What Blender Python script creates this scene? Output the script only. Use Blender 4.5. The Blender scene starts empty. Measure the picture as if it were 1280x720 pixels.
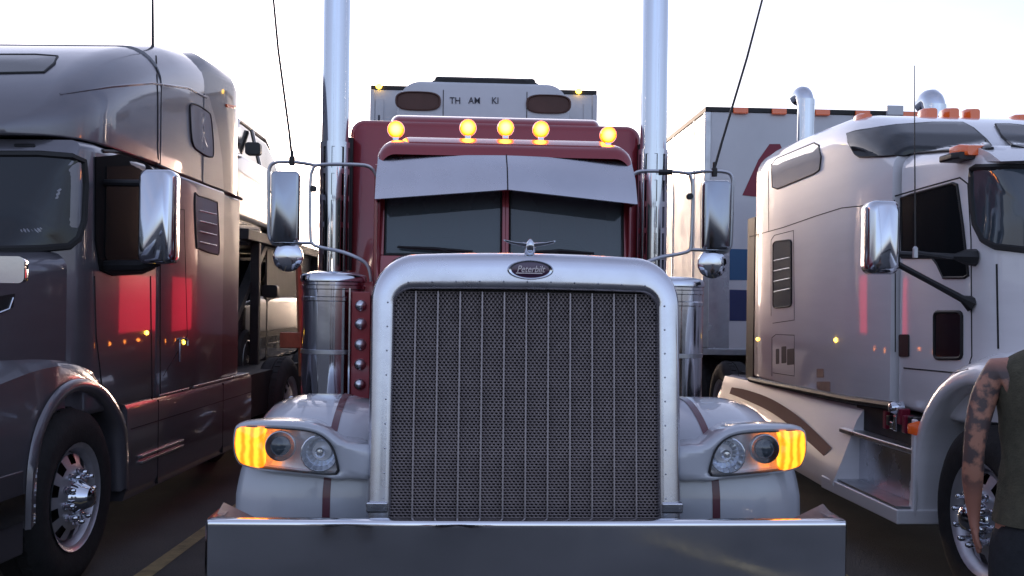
import bpy, math, random
from mathutils import Vector, Matrix
from mathutils.bvhtree import BVHTree
random.seed(7)
S = bpy.context.scene
COL = S.collection
R = math.radians
PI = math.pi

# ------------------------------------------------------------------ camera, sky, sun, exposure
F, HCAM, CX, CY, ROLL = 1250.0, 1.66, 640.0, 380.0, R(0.8)
cd = bpy.data.cameras.new('camera'); cam = bpy.data.objects.new('camera', cd); COL.objects.link(cam)
cam.location = (0, 0, HCAM); cam.rotation_mode = 'XYZ'
cam.matrix_world = Matrix.Translation((0, 0, HCAM)) @ Matrix.Rotation(PI/2, 4, 'X') @ Matrix.Rotation(ROLL, 4, 'Z')
cd.sensor_width = 36; cd.lens = 36*F/1280; cd.shift_y = 20/1280; cd.clip_start = 0.05; cd.clip_end = 5000
S.camera = cam
SUN_EL, SUN_AZ = R(5), R(-12)           # azimuth measured from +Y towards +X
w = bpy.data.worlds.new('World'); S.world = w; w.use_nodes = True
nt = w.node_tree; bg = nt.nodes['Background']
sky = nt.nodes.new('ShaderNodeTexSky'); sky.sky_type = 'NISHITA'; sky.sun_disc = False
sky.sun_elevation = SUN_EL; sky.sun_rotation = SUN_AZ; sky.air_density = 1.0; sky.dust_density = 2.2; sky.ozone_density = 2.0
hs = nt.nodes.new('ShaderNodeHueSaturation'); hs.inputs['Saturation'].default_value = .6; nt.links.new(sky.outputs[0], hs.inputs['Color'])
tint = nt.nodes.new('ShaderNodeVectorMath'); tint.operation = 'MULTIPLY'; tint.inputs[1].default_value = (.94, .97, 1.2); nt.links.new(hs.outputs[0], tint.inputs[0])
# thin high cloud veil over the whole sky
wtc = nt.nodes.new('ShaderNodeTexCoord'); wmp = nt.nodes.new('ShaderNodeMapping'); wmp.inputs['Scale'].default_value = (1, 1, 3.2); nt.links.new(wtc.outputs['Generated'], wmp.inputs[0])
wn = nt.nodes.new('ShaderNodeTexNoise'); wn.inputs['Scale'].default_value = 2.3; wn.inputs['Detail'].default_value = 7; nt.links.new(wmp.outputs[0], wn.inputs['Vector'])
wr = nt.nodes.new('ShaderNodeMapRange'); wr.inputs[1].default_value = .35; wr.inputs[2].default_value = .68; wr.inputs[3].default_value = .22; wr.inputs[4].default_value = .55; nt.links.new(wn.outputs['Fac'], wr.inputs[0])
wm = nt.nodes.new('ShaderNodeMix'); wm.data_type = 'RGBA'; wm.inputs[7].default_value = (1.10, 1.12, 1.48, 1)
nt.links.new(wr.outputs[0], wm.inputs[0]); nt.links.new(tint.outputs[0], wm.inputs[6]); nt.links.new(wm.outputs[2], bg.inputs[0]); bg.inputs[1].default_value = 0.15
sl = bpy.data.lights.new('sun', 'SUN'); sun = bpy.data.objects.new('sun', sl); COL.objects.link(sun)
sl.energy = .7; sl.angle = R(12); sl.color = (1.0, 0.72, 0.5)
sd = Vector((math.sin(SUN_AZ)*math.cos(SUN_EL), math.cos(SUN_AZ)*math.cos(SUN_EL), math.sin(SUN_EL)))
sun.rotation_euler = (-sd).to_track_quat('-Z', 'Y').to_euler()
S.view_settings.view_transform = 'Standard'; S.view_settings.look = 'None'
S.view_settings.exposure = 1.85; S.view_settings.gamma = 1.0

# ------------------------------------------------------------------ materials
def mat(name, col, metal=0, rough=.5, coat=0, var=0, vs=4, bump=0, bs=40, emit=None, es=0, rvar=0, alpha=1, trans=0, coatr=.04, stretch=None):
    m = bpy.data.materials.new(name); m.use_nodes = True
    n = m.node_tree; p = n.nodes['Principled BSDF']; L = n.links.new
    p.inputs['Base Color'].default_value = (*col, 1); p.inputs['Metallic'].default_value = metal
    p.inputs['Roughness'].default_value = rough; p.inputs['Coat Weight'].default_value = coat
    p.inputs['Coat Roughness'].default_value = coatr; p.inputs['Alpha'].default_value = alpha
    p.inputs['Transmission Weight'].default_value = trans
    tc = n.nodes.new('ShaderNodeTexCoord'); src = tc.outputs['Object']
    if stretch:
        mp = n.nodes.new('ShaderNodeMapping'); mp.inputs['Scale'].default_value = stretch; L(src, mp.inputs[0]); src = mp.outputs[0]
    def noise(scale, det=6, ro=.6):
        t = n.nodes.new('ShaderNodeTexNoise'); t.inputs['Scale'].default_value = scale; t.inputs['Detail'].default_value = det
        t.inputs['Roughness'].default_value = ro; L(src, t.inputs['Vector']); return t.outputs['Fac']
    if var:
        mr = n.nodes.new('ShaderNodeMapRange'); mr.inputs[1].default_value = .3; mr.inputs[2].default_value = .7
        mr.inputs[3].default_value = 1-var; mr.inputs[4].default_value = 1+var*.6; L(noise(vs), mr.inputs[0])
        mx = n.nodes.new('ShaderNodeVectorMath'); mx.operation = 'SCALE'; mx.inputs[0].default_value = col
        L(mr.outputs[0], mx.inputs['Scale']); L(mx.outputs[0], p.inputs['Base Color'])
    if rvar:
        mr = n.nodes.new('ShaderNodeMapRange'); mr.inputs[1].default_value = .35; mr.inputs[2].default_value = .7
        mr.inputs[3].default_value = max(rough-rvar*.5, .02); mr.inputs[4].default_value = rough+rvar; L(noise(3.1), mr.inputs[0])
        L(mr.outputs[0], p.inputs['Roughness'])
    if bump:
        b = n.nodes.new('ShaderNodeBump'); b.inputs['Strength'].default_value = bump; b.inputs['Distance'].default_value = .01
        L(noise(bs), b.inputs['Height']); L(b.outputs[0], p.inputs['Normal'])
        if coat: L(b.outputs[0], p.inputs['Coat Normal'])
    if emit:
        p.inputs['Emission Color'].default_value = (*emit, 1); p.inputs['Emission Strength'].default_value = es
    return m
MT = {}
def D(k, *a, **kw): MT[k] = mat(k, *a, **kw)
D('chrome', (.64,.67,.73), 1, .09, rvar=.08, bump=.05, bs=2.2)
D('polished', (.64,.65,.70), 1, .22, rvar=.14, bump=.05, bs=2.5, var=.05, vs=3)
D('alu', (.52,.53,.56), 1, .32, rvar=.15, var=.15, vs=9)
D('bumper_steel', (.80,.81,.84), 1, .07, rvar=.09, bump=.04, bs=2.5, var=.08, vs=2)
D('chrome_dull', (.34,.36,.40), 1, .12, rvar=.1, bump=.05, bs=4)
D('steel_mesh', (.38,.34,.34), 1, .5, var=.2, vs=8)
D('red_paint', (.28,.018,.03), .25, .34, coat=1, var=.1, vs=1.2, bump=.02, bs=2)
D('silver_paint', (.50,.52,.57), .15, .33, coat=1, var=.06, bump=.02, bs=2)
D('grey_paint', (.15,.145,.165), .5, .33, coat=1, var=.08, vs=1.5, bump=.09, bs=1.1, stretch=(1,.7,5))
D('grey_dark_paint', (.085,.08,.09), .4, .42, coat=.6, var=.15, vs=2, bump=.04, bs=2)
D('white_paint', (.80,.79,.81), .0, .34, coat=1, var=.05, vs=1.5, bump=.10, bs=1.3, stretch=(1,.7,5))
D('trailer_white', (.60,.61,.64), 0, .42, coat=.35, var=.08, vs=1.2, rvar=.1, bump=.04, bs=2)
D('black', (.012,.012,.014), 0, .45, var=.2)
D('rubber', (.018,.018,.019), 0, .8, var=.35, vs=14, bump=.3, bs=60)
D('gasket', (.01,.01,.011), 0, .6)
D('glass_dark', (.010,.013,.017), 0, .06)
D('glass_grey', (.05,.065,.08), 0, .06, coat=1)
D('interior', (.16,.14,.125), 0, .8, var=.2)
D('frame_black', (.02,.02,.021), .1, .6, var=.4, vs=6)
D('purple_badge', (.05,.012,.05), .2, .3, coat=1)
D('badge_letter', (.55,.5,.55), .8, .3)
D('decal_red', (.22,.01,.035), 0, .4, var=.08)
D('decal_blue', (.03,.11,.24), 0, .4, coat=.4)
D('decal_navy', (.02,.03,.12), 0, .4, coat=.4)
D('decal_black', (.03,.03,.05), 0, .5)
D('orange_post', (.26,.12,.06), .0, .45, var=.3, vs=8)
D('amber_off', (.62,.12,.02), 0, .25, coat=1, emit=(1,.12,.01), es=.03)
D('amber_dot', (.7,.3,.02), 0, .3, emit=(1,.55,.05), es=3)
D('yellow_line', (.27,.21,.10), 0, .75, var=.45, vs=9, bump=.3, bs=70)
D('olive_cloth', (.075,.068,.045), 0, .9, var=.25, vs=30, bump=.5, bs=120)
D('dark_cloth', (.02,.021,.026), 0, .9, var=.25, vs=30, bump=.4, bs=120)
D('hair', (.02,.014,.01), 0, .7, bump=.6, bs=200)
D('shoe', (.03,.025,.022), 0, .6)
D('suv_silver', (.20,.17,.15), .4, .3, coat=1)
D('suv_black', (.02,.02,.024), .3, .25, coat=1)
D('lens_clear', (.75,.78,.8), 0, .10, coat=1, alpha=.16)
D('reflector', (.80,.81,.86), .5, .3, var=.05, vs=30, bump=.2, bs=30)
D('vent_brown', (.10,.045,.035), 0, .6, var=.2)
D('alu_wheel', (.62,.62,.66), .75, .38, var=.15, vs=8)
D('stripe_paint', (.12,.03,.045), .1, .4, coat=.6)
D('red_glow_added', (.5,.02,.03), 0, .4, emit=(1,.02,.06), es=.6)  # glow of the added panels on the sleeper flanks
D('glass_matte', (.010,.012,.014), 0, .12)
MT['glass_matte'].node_tree.nodes['Principled BSDF'].inputs['IOR'].default_value = 1.05
D('trim_black', (.012,.012,.013), 0, .7)
MT['trim_black'].node_tree.nodes['Principled BSDF'].inputs['IOR'].default_value = 1.08
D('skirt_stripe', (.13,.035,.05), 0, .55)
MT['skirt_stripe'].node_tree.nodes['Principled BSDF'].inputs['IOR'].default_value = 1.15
D('glass_sky_reflection', (.26,.22,.21), 0, .1, coat=1)  # grazing sky reflection put into the pale base colour of the glass
D('bracket', (.16,.16,.17), .3, .6, var=.3, vs=20)
D('seam', (.008,.008,.01), 0, .7)

def lit_amber(name, e0, e1, s0, s1):
    m = bpy.data.materials.new(name); m.use_nodes = True; n = m.node_tree; L = n.links.new
    p = n.nodes['Principled BSDF']; p.inputs['Base Color'].default_value = (.7,.16,.01,1); p.inputs['Roughness'].default_value = .2
    lw = n.nodes.new('ShaderNodeLayerWeight'); lw.inputs[0].default_value = .5
    r = n.nodes.new('ShaderNodeValToRGB'); r.color_ramp.elements[0].color = (*e0,1); r.color_ramp.elements[1].color = (*e1,1)
    r.color_ramp.elements[0].position = .1; r.color_ramp.elements[1].position = .55
    L(lw.outputs['Facing'], r.inputs[0]); L(r.outputs[0], p.inputs['Emission Color'])
    mr = n.nodes.new('ShaderNodeMapRange'); mr.inputs[3].default_value = s0; mr.inputs[4].default_value = s1; L(lw.outputs['Facing'], mr.inputs[0])
    L(mr.outputs[0], p.inputs['Emission Strength']); MT[name] = m
lit_amber('amber_lit', (1,.33,.05), (1,.10,.0), 4, .6)
# turn signal: bright facetted amber reflector behind an amber lens
m = mat('amber_signal', (.7,.2,.01), 0, .25, coat=1); MT['amber_signal'] = m; n = m.node_tree; L = n.links.new; p = n.nodes['Principled BSDF']
tc = n.nodes.new('ShaderNodeTexCoord'); vo = n.nodes.new('ShaderNodeTexWave'); vo.inputs['Scale'].default_value = 7.5; vo.inputs['Distortion'].default_value = 1.3; vo.inputs['Detail'].default_value = 1; vo.inputs['Detail Scale'].default_value = 4; L(tc.outputs['Object'], vo.inputs['Vector'])
cr = n.nodes.new('ShaderNodeValToRGB'); e = cr.color_ramp.elements; e[0].color = (1,.15,.005,1); e[0].position = .05; e[1].color = (1,.36,.02,1); e[1].position = .75
L(vo.outputs['Fac'], cr.inputs[0]); L(cr.outputs[0], p.inputs['Emission Color']); p.inputs['Emission Strength'].default_value = .75
# windscreen glass one can half see through
m = bpy.data.materials.new('windscreen'); m.use_nodes = True; n = m.node_tree; L = n.links.new; p = n.nodes['Principled BSDF']
p.inputs['Base Color'].default_value = (.13,.16,.18,1); p.inputs['Roughness'].default_value = .04; p.inputs['Coat Weight'].default_value = 1
tr = n.nodes.new('ShaderNodeBsdfTransparent'); tr.inputs[0].default_value = (.55,.62,.65,1); ms = n.nodes.new('ShaderNodeMixShader'); ms.inputs[0].default_value = .48
L(tr.outputs[0], ms.inputs[1]); L(p.outputs[0], ms.inputs[2]); L(ms.outputs[0], n.nodes['Material Output'].inputs[0]); MT['windscreen'] = m
# tattooed skin
m = mat('skin', (.36,.17,.12), 0, .5); MT['skin'] = m; n = m.node_tree; L = n.links.new; p = n.nodes['Principled BSDF']
tc = n.nodes.new('ShaderNodeTexCoord'); no = n.nodes.new('ShaderNodeTexNoise'); no.inputs['Scale'].default_value = 17; no.inputs['Detail'].default_value = 8; L(tc.outputs['Object'], no.inputs['Vector'])
cr = n.nodes.new('ShaderNodeValToRGB'); e = cr.color_ramp.elements; e[0].color = (.085,.06,.06,1); e[0].position = .47; e[1].color = (.40,.19,.13,1); e[1].position = .58
L(no.outputs['Fac'], cr.inputs[0])
sx = n.nodes.new('ShaderNodeSeparateXYZ'); L(tc.outputs['Object'], sx.inputs[0])
mr = n.nodes.new('ShaderNodeMapRange'); mr.inputs[1].default_value = .92; mr.inputs[2].default_value = 1.02; L(sx.outputs['Z'], mr.inputs[0])
mr2 = n.nodes.new('ShaderNodeMapRange'); mr2.inputs[1].default_value = 1.47; mr2.inputs[2].default_value = 1.42; L(sx.outputs['Z'], mr2.inputs[0])
mm = n.nodes.new('ShaderNodeMath'); mm.operation = 'MULTIPLY'; L(mr.outputs[0], mm.inputs[0]); L(mr2.outputs[0], mm.inputs[1])
mx = n.nodes.new('ShaderNodeMix'); mx.data_type = 'RGBA'; mx.inputs[6].default_value = (.40,.18,.13,1); L(mm.outputs[0], mx.inputs[0]); L(cr.outputs[0], mx.inputs[7]); L(mx.outputs[2], p.inputs['Base Color'])
# asphalt
m = mat('asphalt', (.045,.044,.047), 0, .85); MT['asphalt'] = m; n = m.node_tree; L = n.links.new; p = n.nodes['Principled BSDF']
tc = n.nodes.new('ShaderNodeTexCoord')
def nz(s, d=6):
    t = n.nodes.new('ShaderNodeTexNoise'); t.inputs['Scale'].default_value = s; t.inputs['Detail'].default_value = d; L(tc.outputs['Object'], t.inputs['Vector']); return t.outputs['Fac']
cr = n.nodes.new('ShaderNodeValToRGB'); e = cr.color_ramp.elements; e[0].color = (.026,.026,.028,1); e[0].position = .35; e[1].color = (.085,.083,.085,1); e[1].position = .68
a1 = nz(.9, 8); a2 = nz(90, 3); md = n.nodes.new('ShaderNodeMath'); md.operation = 'MULTIPLY_ADD'; md.inputs[1].default_value = .35; L(a2, md.inputs[0]); 
m3 = n.nodes.new('ShaderNodeMath'); m3.operation = 'MULTIPLY'; m3.inputs[1].default_value = .65; L(a1, m3.inputs[0]); L(m3.outputs[0], md.inputs[2]); L(md.outputs[0], cr.inputs[0]); L(cr.outputs[0], p.inputs['Base Color'])
b = n.nodes.new('ShaderNodeBump'); b.inputs['Strength'].default_value = .6; b.inputs['Distance'].default_value = .01; L(a2, b.inputs['Height']); L(b.outputs[0], p.inputs['Normal'])

# ------------------------------------------------------------------ mesh helpers
class MB:
    def __init__(s): s.v = []; s.f = []
    def add(s, vs, fs):
        o = len(s.v); s.v += [tuple(q) for q in vs]; s.f += [tuple(i+o for i in q) for q in fs]; return s
    def box(s, x0, x1, y0, y1, z0, z1):
        return s.add([(x0,y0,z0),(x1,y0,z0),(x1,y1,z0),(x0,y1,z0),(x0,y0,z1),(x1,y0,z1),(x1,y1,z1),(x0,y1,z1)],
                     [(0,3,2,1),(4,5,6,7),(0,1,5,4),(1,2,6,5),(2,3,7,6),(3,0,4,7)])
    def loft(s, rings, cap0=True, cap1=True, closed=True):
        n = len(rings[0]); vs = [p for r in rings for p in r]; fs = []
        m_ = n if closed else n-1
        for i in range(len(rings)-1):
            for j in range(m_):
                k = (j+1) % n; fs.append((i*n+j, i*n+k, (i+1)*n+k, (i+1)*n+j))
        if cap0: fs.append(tuple(range(n-1, -1, -1)))
        if cap1: fs.append(tuple((len(rings)-1)*n+j for j in range(n)))
        return s.add(vs, fs)
    def tube(s, pts, r, n=8, closed=False):
        P = [Vector(p) for p in pts]; rings = []; up = None
        for i, p in enumerate(P):
            if closed: t = (P[(i+1) % len(P)]-P[i-1])
            else: t = P[min(i+1, len(P)-1)]-P[max(i-1, 0)]
            t.normalize()
            if up is None: up = Vector((0,0,1)) if abs(t.z) < .9 else Vector((1,0,0))
            sdv = t.cross(up); 
            if sdv.length < 1e-4: sdv = t.cross(Vector((0.3,1,0.2)))
            sdv.normalize(); u = sdv.cross(t).normalized(); up = u
            rr_ = r[i] if isinstance(r, (list, tuple)) else r
            rings.append([p+sdv*math.cos(2*PI*k/n)*rr_+u*math.sin(2*PI*k/n)*rr_ for k in range(n)])
        if closed: rings.append(rings[0])
        return s.loft(rings, not closed, not closed)
    def lathe(s, prof, c, axis='z', n=24, cap=True, ph=0, sc=(1,1)):
        rings = []
        for r, h in prof:
            ring = []
            for k in range(n):
                a = 2*PI*k/n+ph; u, v_ = math.cos(a)*r*sc[0], math.sin(a)*r*sc[1]
                ring.append({'z': (c[0]+u, c[1]+v_, c[2]+h), 'y': (c[0]+u, c[1]+h, c[2]+v_), 'x': (c[0]+h, c[1]+u, c[2]+v_)}[axis])
            rings.append(ring)
        return s.loft(rings, cap, cap)
    def build(s, name, m, parent=None, bevel=0, angle=35, seg=2):
        me = bpy.data.meshes.new(name); me.from_pydata([tuple(p) for p in s.v], [], s.f); me.validate()
        import bmesh
        bm = bmesh.new(); bm.from_mesh(me); bmesh.ops.recalc_face_normals(bm, faces=bm.faces); bm.to_mesh(me); bm.free()
        me.shade_smooth(); me.set_sharp_from_angle(angle=R(angle))
        me.materials.append(MT[m]); o = bpy.data.objects.new(name, me); COL.objects.link(o)
        if parent: o.parent = parent
        if bevel:
            b = o.modifiers.new('bevel', 'BEVEL'); b.width = bevel; b.segments = seg; b.limit_method = 'ANGLE'; b.angle_limit = R(40); b.harden_normals = True
        return o
def rr(a0, a1, z0, z1, rt, rb, b, n=6, lean=0):
    """rounded rectangle ring at depth b; rt/rb corner radii top/bottom; lean moves the top inwards"""
    pts = []
    for (cx_, cz, r, s0) in ((a1-rt-lean, z1-rt, rt, 0), (a0+rt+lean, z1-rt, rt, 90), (a0+rb, z0+rb, rb, 180), (a1-rb, z0+rb, rb, 270)):
        for k in range(n+1):
            t = R(s0+90*k/n); pts.append((cx_+r*math.cos(t), b, cz+r*math.sin(t)))
    return pts
def catmull(P, n=8, closed=False):
    out = []; N = len(P); P = [Vector(p) for p in P]
    rng = range(N) if closed else range(N-1)
    for i in rng:
        g = (lambda k: P[k % N]) if closed else (lambda k: P[min(max(k, 0), N-1)])
        p0, p1, p2, p3 = g(i-1), g(i), g(i+1), g(i+2)
        for k in range(n):
            t = k/n; out.append(.5*((2*p1)+(p2-p0)*t+(2*p0-5*p1+4*p2-p3)*t*t+(3*p1-p0-3*p2+p3)*t**3))
    if not closed: out.append(P[-1])
    return out
class Frame:
    """a vehicle's own axes: a across, b backwards, z up"""
    def __init__(s, x, y, yaw): s.x, s.y, s.w = x, y, yaw
    def loc(s, X, Y, Z):
        dx, dy = X-s.x, Y-s.y; c, n = math.cos(s.w), math.sin(s.w); return Vector((dx*c+dy*n, -dx*n+dy*c, Z))
    def sight(s, px, py):
        u = (px-CX)/F; v = (CY-py)/F; c, n = math.cos(ROLL), math.sin(ROLL)
        o = s.loc(0, 0, HCAM); return o, s.loc(u*c-v*n, 1, HCAM+u*n+v*c)-o
    def side(s, px, py, a=0):
        o, d = s.sight(px, py); return o+d*((a-o.x)/d.x)
    def front(s, px, py, b=0):
        o, d = s.sight(px, py); return o+d*((b-o.y)/d.y)
    def root(s, name, label, cat, group=None):
        o = bpy.data.objects.new(name, None); COL.objects.link(o); o.location = (s.x, s.y, 0); o.rotation_euler = (0, 0, s.w)
        tag(o, label, cat, group); return o
def tag(o, label=None, cat=None, group=None, kind=None):
    if label: o['label'] = label
    if cat: o['category'] = cat
    if group: o['group'] = group
    if kind: o['kind'] = kind
    return o
class Skin:
    """surface pieces laid on a body: windows, seams, lamps"""
    def __init__(s, fr, *mbs):
        s.fr = fr; v = []; f = []
        for m_ in mbs:
            o = len(v); v += [Vector(p) for p in m_.v]; f += [tuple(i+o for i in q) for q in m_.f]
        s.t = BVHTree.FromPolygons(v, f)
    def hit(s, px, py):
        o, d = s.fr.sight(px, py); d = d.normalized(); h, nn, _, _ = s.t.ray_cast(o, d)
        if h is None: h = s.fr.side(px, py, 0); return h, Vector((1,0,0))*(1 if s.fr.loc(0,0,0).x > 0 else -1)
        if nn.dot(d) > 0: nn = -nn
        return h, nn
    def panel(s, out, off=.006, depth=.012, rings=4, step=7, smooth=False):
        P = []
        src = [Vector((p[0], p[1], 0)) for p in out]
        if smooth: src = catmull(src, 5, True)
        for i, p in enumerate(src):
            q = src[(i+1) % len(src)]; k = max(1, int((q-p).length/step))
            P += [p.lerp(q, j/k) for j in range(k)]
        c = sum(P, Vector())/len(P); m_ = MB(); L = []
        h = [s.hit(p.x, p.y) for p in P]
        L.append([a-b*depth for a, b in h])
        for k in range(rings):
            t = 1-k/rings; hh = [s.hit(*(c.lerp(p, t)).xy) for p in P]
            L.append([a+b*off for a, b in hh])
        a, b = s.hit(c.x, c.y); m_.loft(L, False, False); n = len(P); o = (rings)*n; m_.v.append(tuple(a+b*off)); ci = len(m_.v)-1
        for j in range(n): m_.f.append((o+j, o+(j+1) % n, ci))
        return m_
    def line(s, pts, r=.006, off=0, closed=False, step=8, n=6, smooth=False, m_=None):
        src = [Vector((p[0], p[1], 0)) for p in pts]
        if smooth: src = catmull(src, 5, closed)
        P = []
        for i in range(len(src) if closed else len(src)-1):
            p = src[i]; q = src[(i+1) % len(src)]; k = max(1, int((q-p).length/step)); P += [p.lerp(q, j/k) for j in range(k)]
        if not closed: P.append(src[-1])
        h = [s.hit(p.x, p.y) for p in P]; m_ = m_ or MB()
        return m_.tube([a+b*off for a, b in h], r, n, closed)
def rrpx(x0, y0, x1, y1, r=4, skew=0):
    o = []
    for cx_, cy_, s0 in ((x1-r, y0+r, 270), (x1-r, y1-r, 0), (x0+r, y1-r, 90), (x0+r, y0+r, 180)):
        for k in range(4):
            t = R(s0+30*k); X = cx_+r*math.cos(t); Y = cy_+r*math.sin(t); o.append((X, Y+(X-(x0+x1)/2)*skew))
    return o
def text_mesh(txt, size, depth=.004, shear=0, xs=1):
    c = bpy.data.curves.new('lettering', 'FONT'); c.body = txt; c.size = size; c.extrude = depth; c.align_x = 'CENTER'; c.align_y = 'CENTER'; c.shear = shear; c.offset = size*.004
    c.resolution_u = 3
    o = bpy.data.objects.new('tmp', c); COL.objects.link(o); dg = bpy.context.evaluated_depsgraph_get(); dg.update()
    me = bpy.data.meshes.new_from_object(o.evaluated_get(dg)); bpy.data.objects.remove(o)
    for v in me.vertices: v.co.x *= xs
    return me
def put_text(name, txt, size, loc, rot, m, parent, **k):
    me = text_mesh(txt, size, **k); me.materials.clear(); me.materials.append(MT[m]); o = bpy.data.objects.new(name, me); COL.objects.link(o)
    o.location = loc; o.rotation_euler = rot; o.parent = parent; return o

# ------------------------------------------------------------------ wheels
def wheel_parts(parent, a, b, z, side, r=.52, width=.28, style='alu', lugs=True):
    """side = direction (+1/-1 along a) of the outer face"""
    s = side; t = MB()
    prof = [(.30, -.02), (.34, .0), (.42, .012), (r-.06, .004), (r-.02, -.02), (r, -.05), (r, -.12), (r-.012, -.13), (r, -.14), (r, width*-1+.05), (r-.03, -width+.01), (.40, -width), (.30, -width+.02)]
    t.lathe([(q, h*s) for q, h in prof], (a, b, z), 'x', 48, cap=False)
    for k in range(36):
        an = 2*PI*k/36; c, n_ = math.cos(an), math.sin(an)
        # shoulder blocks
        w_ = .03; p = []
        for rr_, h in ((r-.03, -.022), (r+.006, -.055), (r+.006, -.11), (r-.02, -.11)):
            for q in (-1, 1):
                ang = an+q*w_/r*.9; p.append((a+h*s, b+math.cos(ang)*rr_, z+math.sin(ang)*rr_))
        t.add(p, [(0,1,3,2),(2,3,5,4),(4,5,7,6),(0,2,4,6),(1,7,5,3)])
    ty = t.build('tyre', 'rubber', parent, angle=30)
    rm = MB(); N = 40
    rim = [(.315, .0), (.305, -.012), (.285, -.02), (.268, -.055), (.262, -.10)] if style == 'alu' else [(.315,.0),(.30,-.01),(.28,-.03),(.265,-.07),(.255,-.11)]
    rm.lathe([(q, h*s) for q, h in rim], (a, b, z), 'x', N, cap=False)
    disc = [(.262, -.10), (.248, -.045), (.192, -.022), (.165, -.012), (.10, -.008)]
    o = len(rm.v)
    for q, h in disc:
        for k in range(N):
            an = 2*PI*k/N; rm.v.append((a+h*s, b+q*math.cos(an), z+q*math.sin(an)))
    for i in range(len(disc)-1):
        for k in range(N):
            if i == 1 and k % 4 in (1, 2): continue
            rm.f.append((o+i*N+k, o+i*N+(k+1) % N, o+(i+1)*N+(k+1) % N, o+(i+1)*N+k))
    rim_o = rm.build('rim', 'alu_wheel', parent)
    MB().lathe([(.255, -.13*s), (.0001, -.13*s)], (a, b, z), 'x', 24, cap=False).build('brake_drum', 'black', parent)
    hb = MB(); hb.lathe([(.105, -.02*s), (.10, .01*s), (.075, .05*s), (.06, .085*s), (.03, .10*s), (.001, .10*s)], (a, b, z), 'x', 24, cap=False)
    hb.build('hub', 'chrome', parent)
    if not lugs: return
    L = .05 if style == 'alu' else .075
    nt_ = MB(); nt_.lathe([(.023, 0), (.021, .012*s), (.0165, .016*s), (.0165, L*s), (.010, (L+.012)*s), (.0005, (L+.014)*s)], (0,0,0), 'x', 10, cap=False)
    lo_ = nt_.build('lug_nut', 'chrome', parent)
    for k in range(10):
        an = 2*PI*k/10+.2; o = lo_ if k == 0 else lo_.copy()
        if k: COL.objects.link(o)
        o.location = (a-.012*s, b+.142*math.cos(an), z+.142*math.sin(an))
def wheel(parent, fr_a, b, side, z=.52, **k):
    g = bpy.data.objects.new('wheel', None); COL.objects.link(g); g.parent = parent
    wheel_parts(g, fr_a, b, z, side, **k); return g
def bulb(parent, c, m, sx=.05, sy=.06, sz=.04, base=True, name='marker_lamp'):
    l = MB(); rings = [(sx, 0), (sx*.98, .3), (sx*.85, .6), (sx*.55, .85), (sx*.15, .99)]
    l.lathe([(r_, -h*sy) for r_, h in rings], c, 'y', 16, cap=True, sc=(1, sz/sx)); o = l.build(name, m, parent)
    if base:
        q = MB(); q.lathe([(sx*1.05, 0), (sx*1.05, .02), (sx*.7, .07), (sx*.2, .12)], c, 'y', 16, sc=(1, sz/sx)); q.build('lamp_housing', 'chrome', parent)
    return o

# ================================================================== SETTING
g = MB(); N = 24
xs = [-900,-200,-60,-20,-8,-3,0,3,8,20,60,200,900]
ys = [-900,-200,-60,-20,-8,-3,0,3,8,20,60,200,900]
g.v = [(x, y, 0) for y in ys for x in xs]
g.f = [(j*13+i, j*13+i+1, (j+1)*13+i+1, (j+1)*13+i) for j in range(12) for i in range(12)]
tag(g.build('ground', 'asphalt'), kind='structure')
def stripe(x0, y0, x1, y1, w_=.11):
    d = Vector((x1-x0, y1-y0, 0)).normalized(); n_ = Vector((-d.y, d.x, 0))*w_/2; m_ = MB(); k = 14; p = []
    for i in range(k+1):
        c = Vector((x0, y0, .004)).lerp(Vector((x1, y1, .004)), i/k)
        j = 1+random.uniform(-.12, .12); p += [c+n_*j, c-n_*j]
    m_.add(p, [(2*i, 2*i+1, 2*i+3, 2*i+2) for i in range(k)]); tag(m_.build('parking_line', 'yellow_line'), kind='structure')
stripe(-2.2, 2.2, -2.1, 26); stripe(2.1, 4.2, 1.6, 26); stripe(1.4, .3, 2.15, 1.9, .14)

# ================================================================== CENTRE TRUCK
C = Frame(.09, 3.75, .057)
ct = C.root('semi_truck', 'dark red and silver long-nosed truck with tall chrome grille and lit amber roof lamps', 'truck')
# bumper
bm_ = MB(); prof = []
for t in range(0, 25):
    u = -1+2*t/24; prof.append((u*1.205, -.0+.018*u*u))
path = [(-1.222, .24)]+[(-1.222, .1), (-1.22, .045)]+prof[:]+[(1.22, .045), (1.222, .1), (1.222, .24)]
def bump_top(i): return .845
zr = [(.30, .035), (.36, .008), (.45, 0), (.6, 0), (.74, 0), (.82, 0), (.828, 0), (.834, .001), (.841, .003), (.845, .010), (.845, .055), (.80, .058)]
rings = []
for z, ins in zr:
    r_ = []
    for (x, y) in path:
        edge = abs(x) > 1.21
        r_.append((x-(ins if x > 0 else -ins) if edge else x*(1-ins*.2), y+(0 if edge and y > .06 else ins), z))
    rings.append(r_)
bm_.loft(rings, False, False, closed=False)
bm_.build('bumper', 'bumper_steel', ct, angle=50)
for s in (-1, 1):   # bumper end gusset
    MB().add([(s*1.20, .06, .83), (s*1.20, .24, .87), (s*1.06, .24, .80), (s*1.02, .07, .835), (s*1.20, .06, .79), (s*1.20, .24, .80), (s*1.06, .24, .77), (s*1.02, .07, .80)],
             [(0,1,2,3),(4,7,6,5),(0,4,5,1),(1,5,6,2),(2,6,7,3),(3,7,4,0)]).build('bumper_bracket', 'bracket', ct, bevel=.004)
MB().box(-1.0, 1.0, .1, .34, .45, .78).build('crossmember', 'frame_black', ct)
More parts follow.
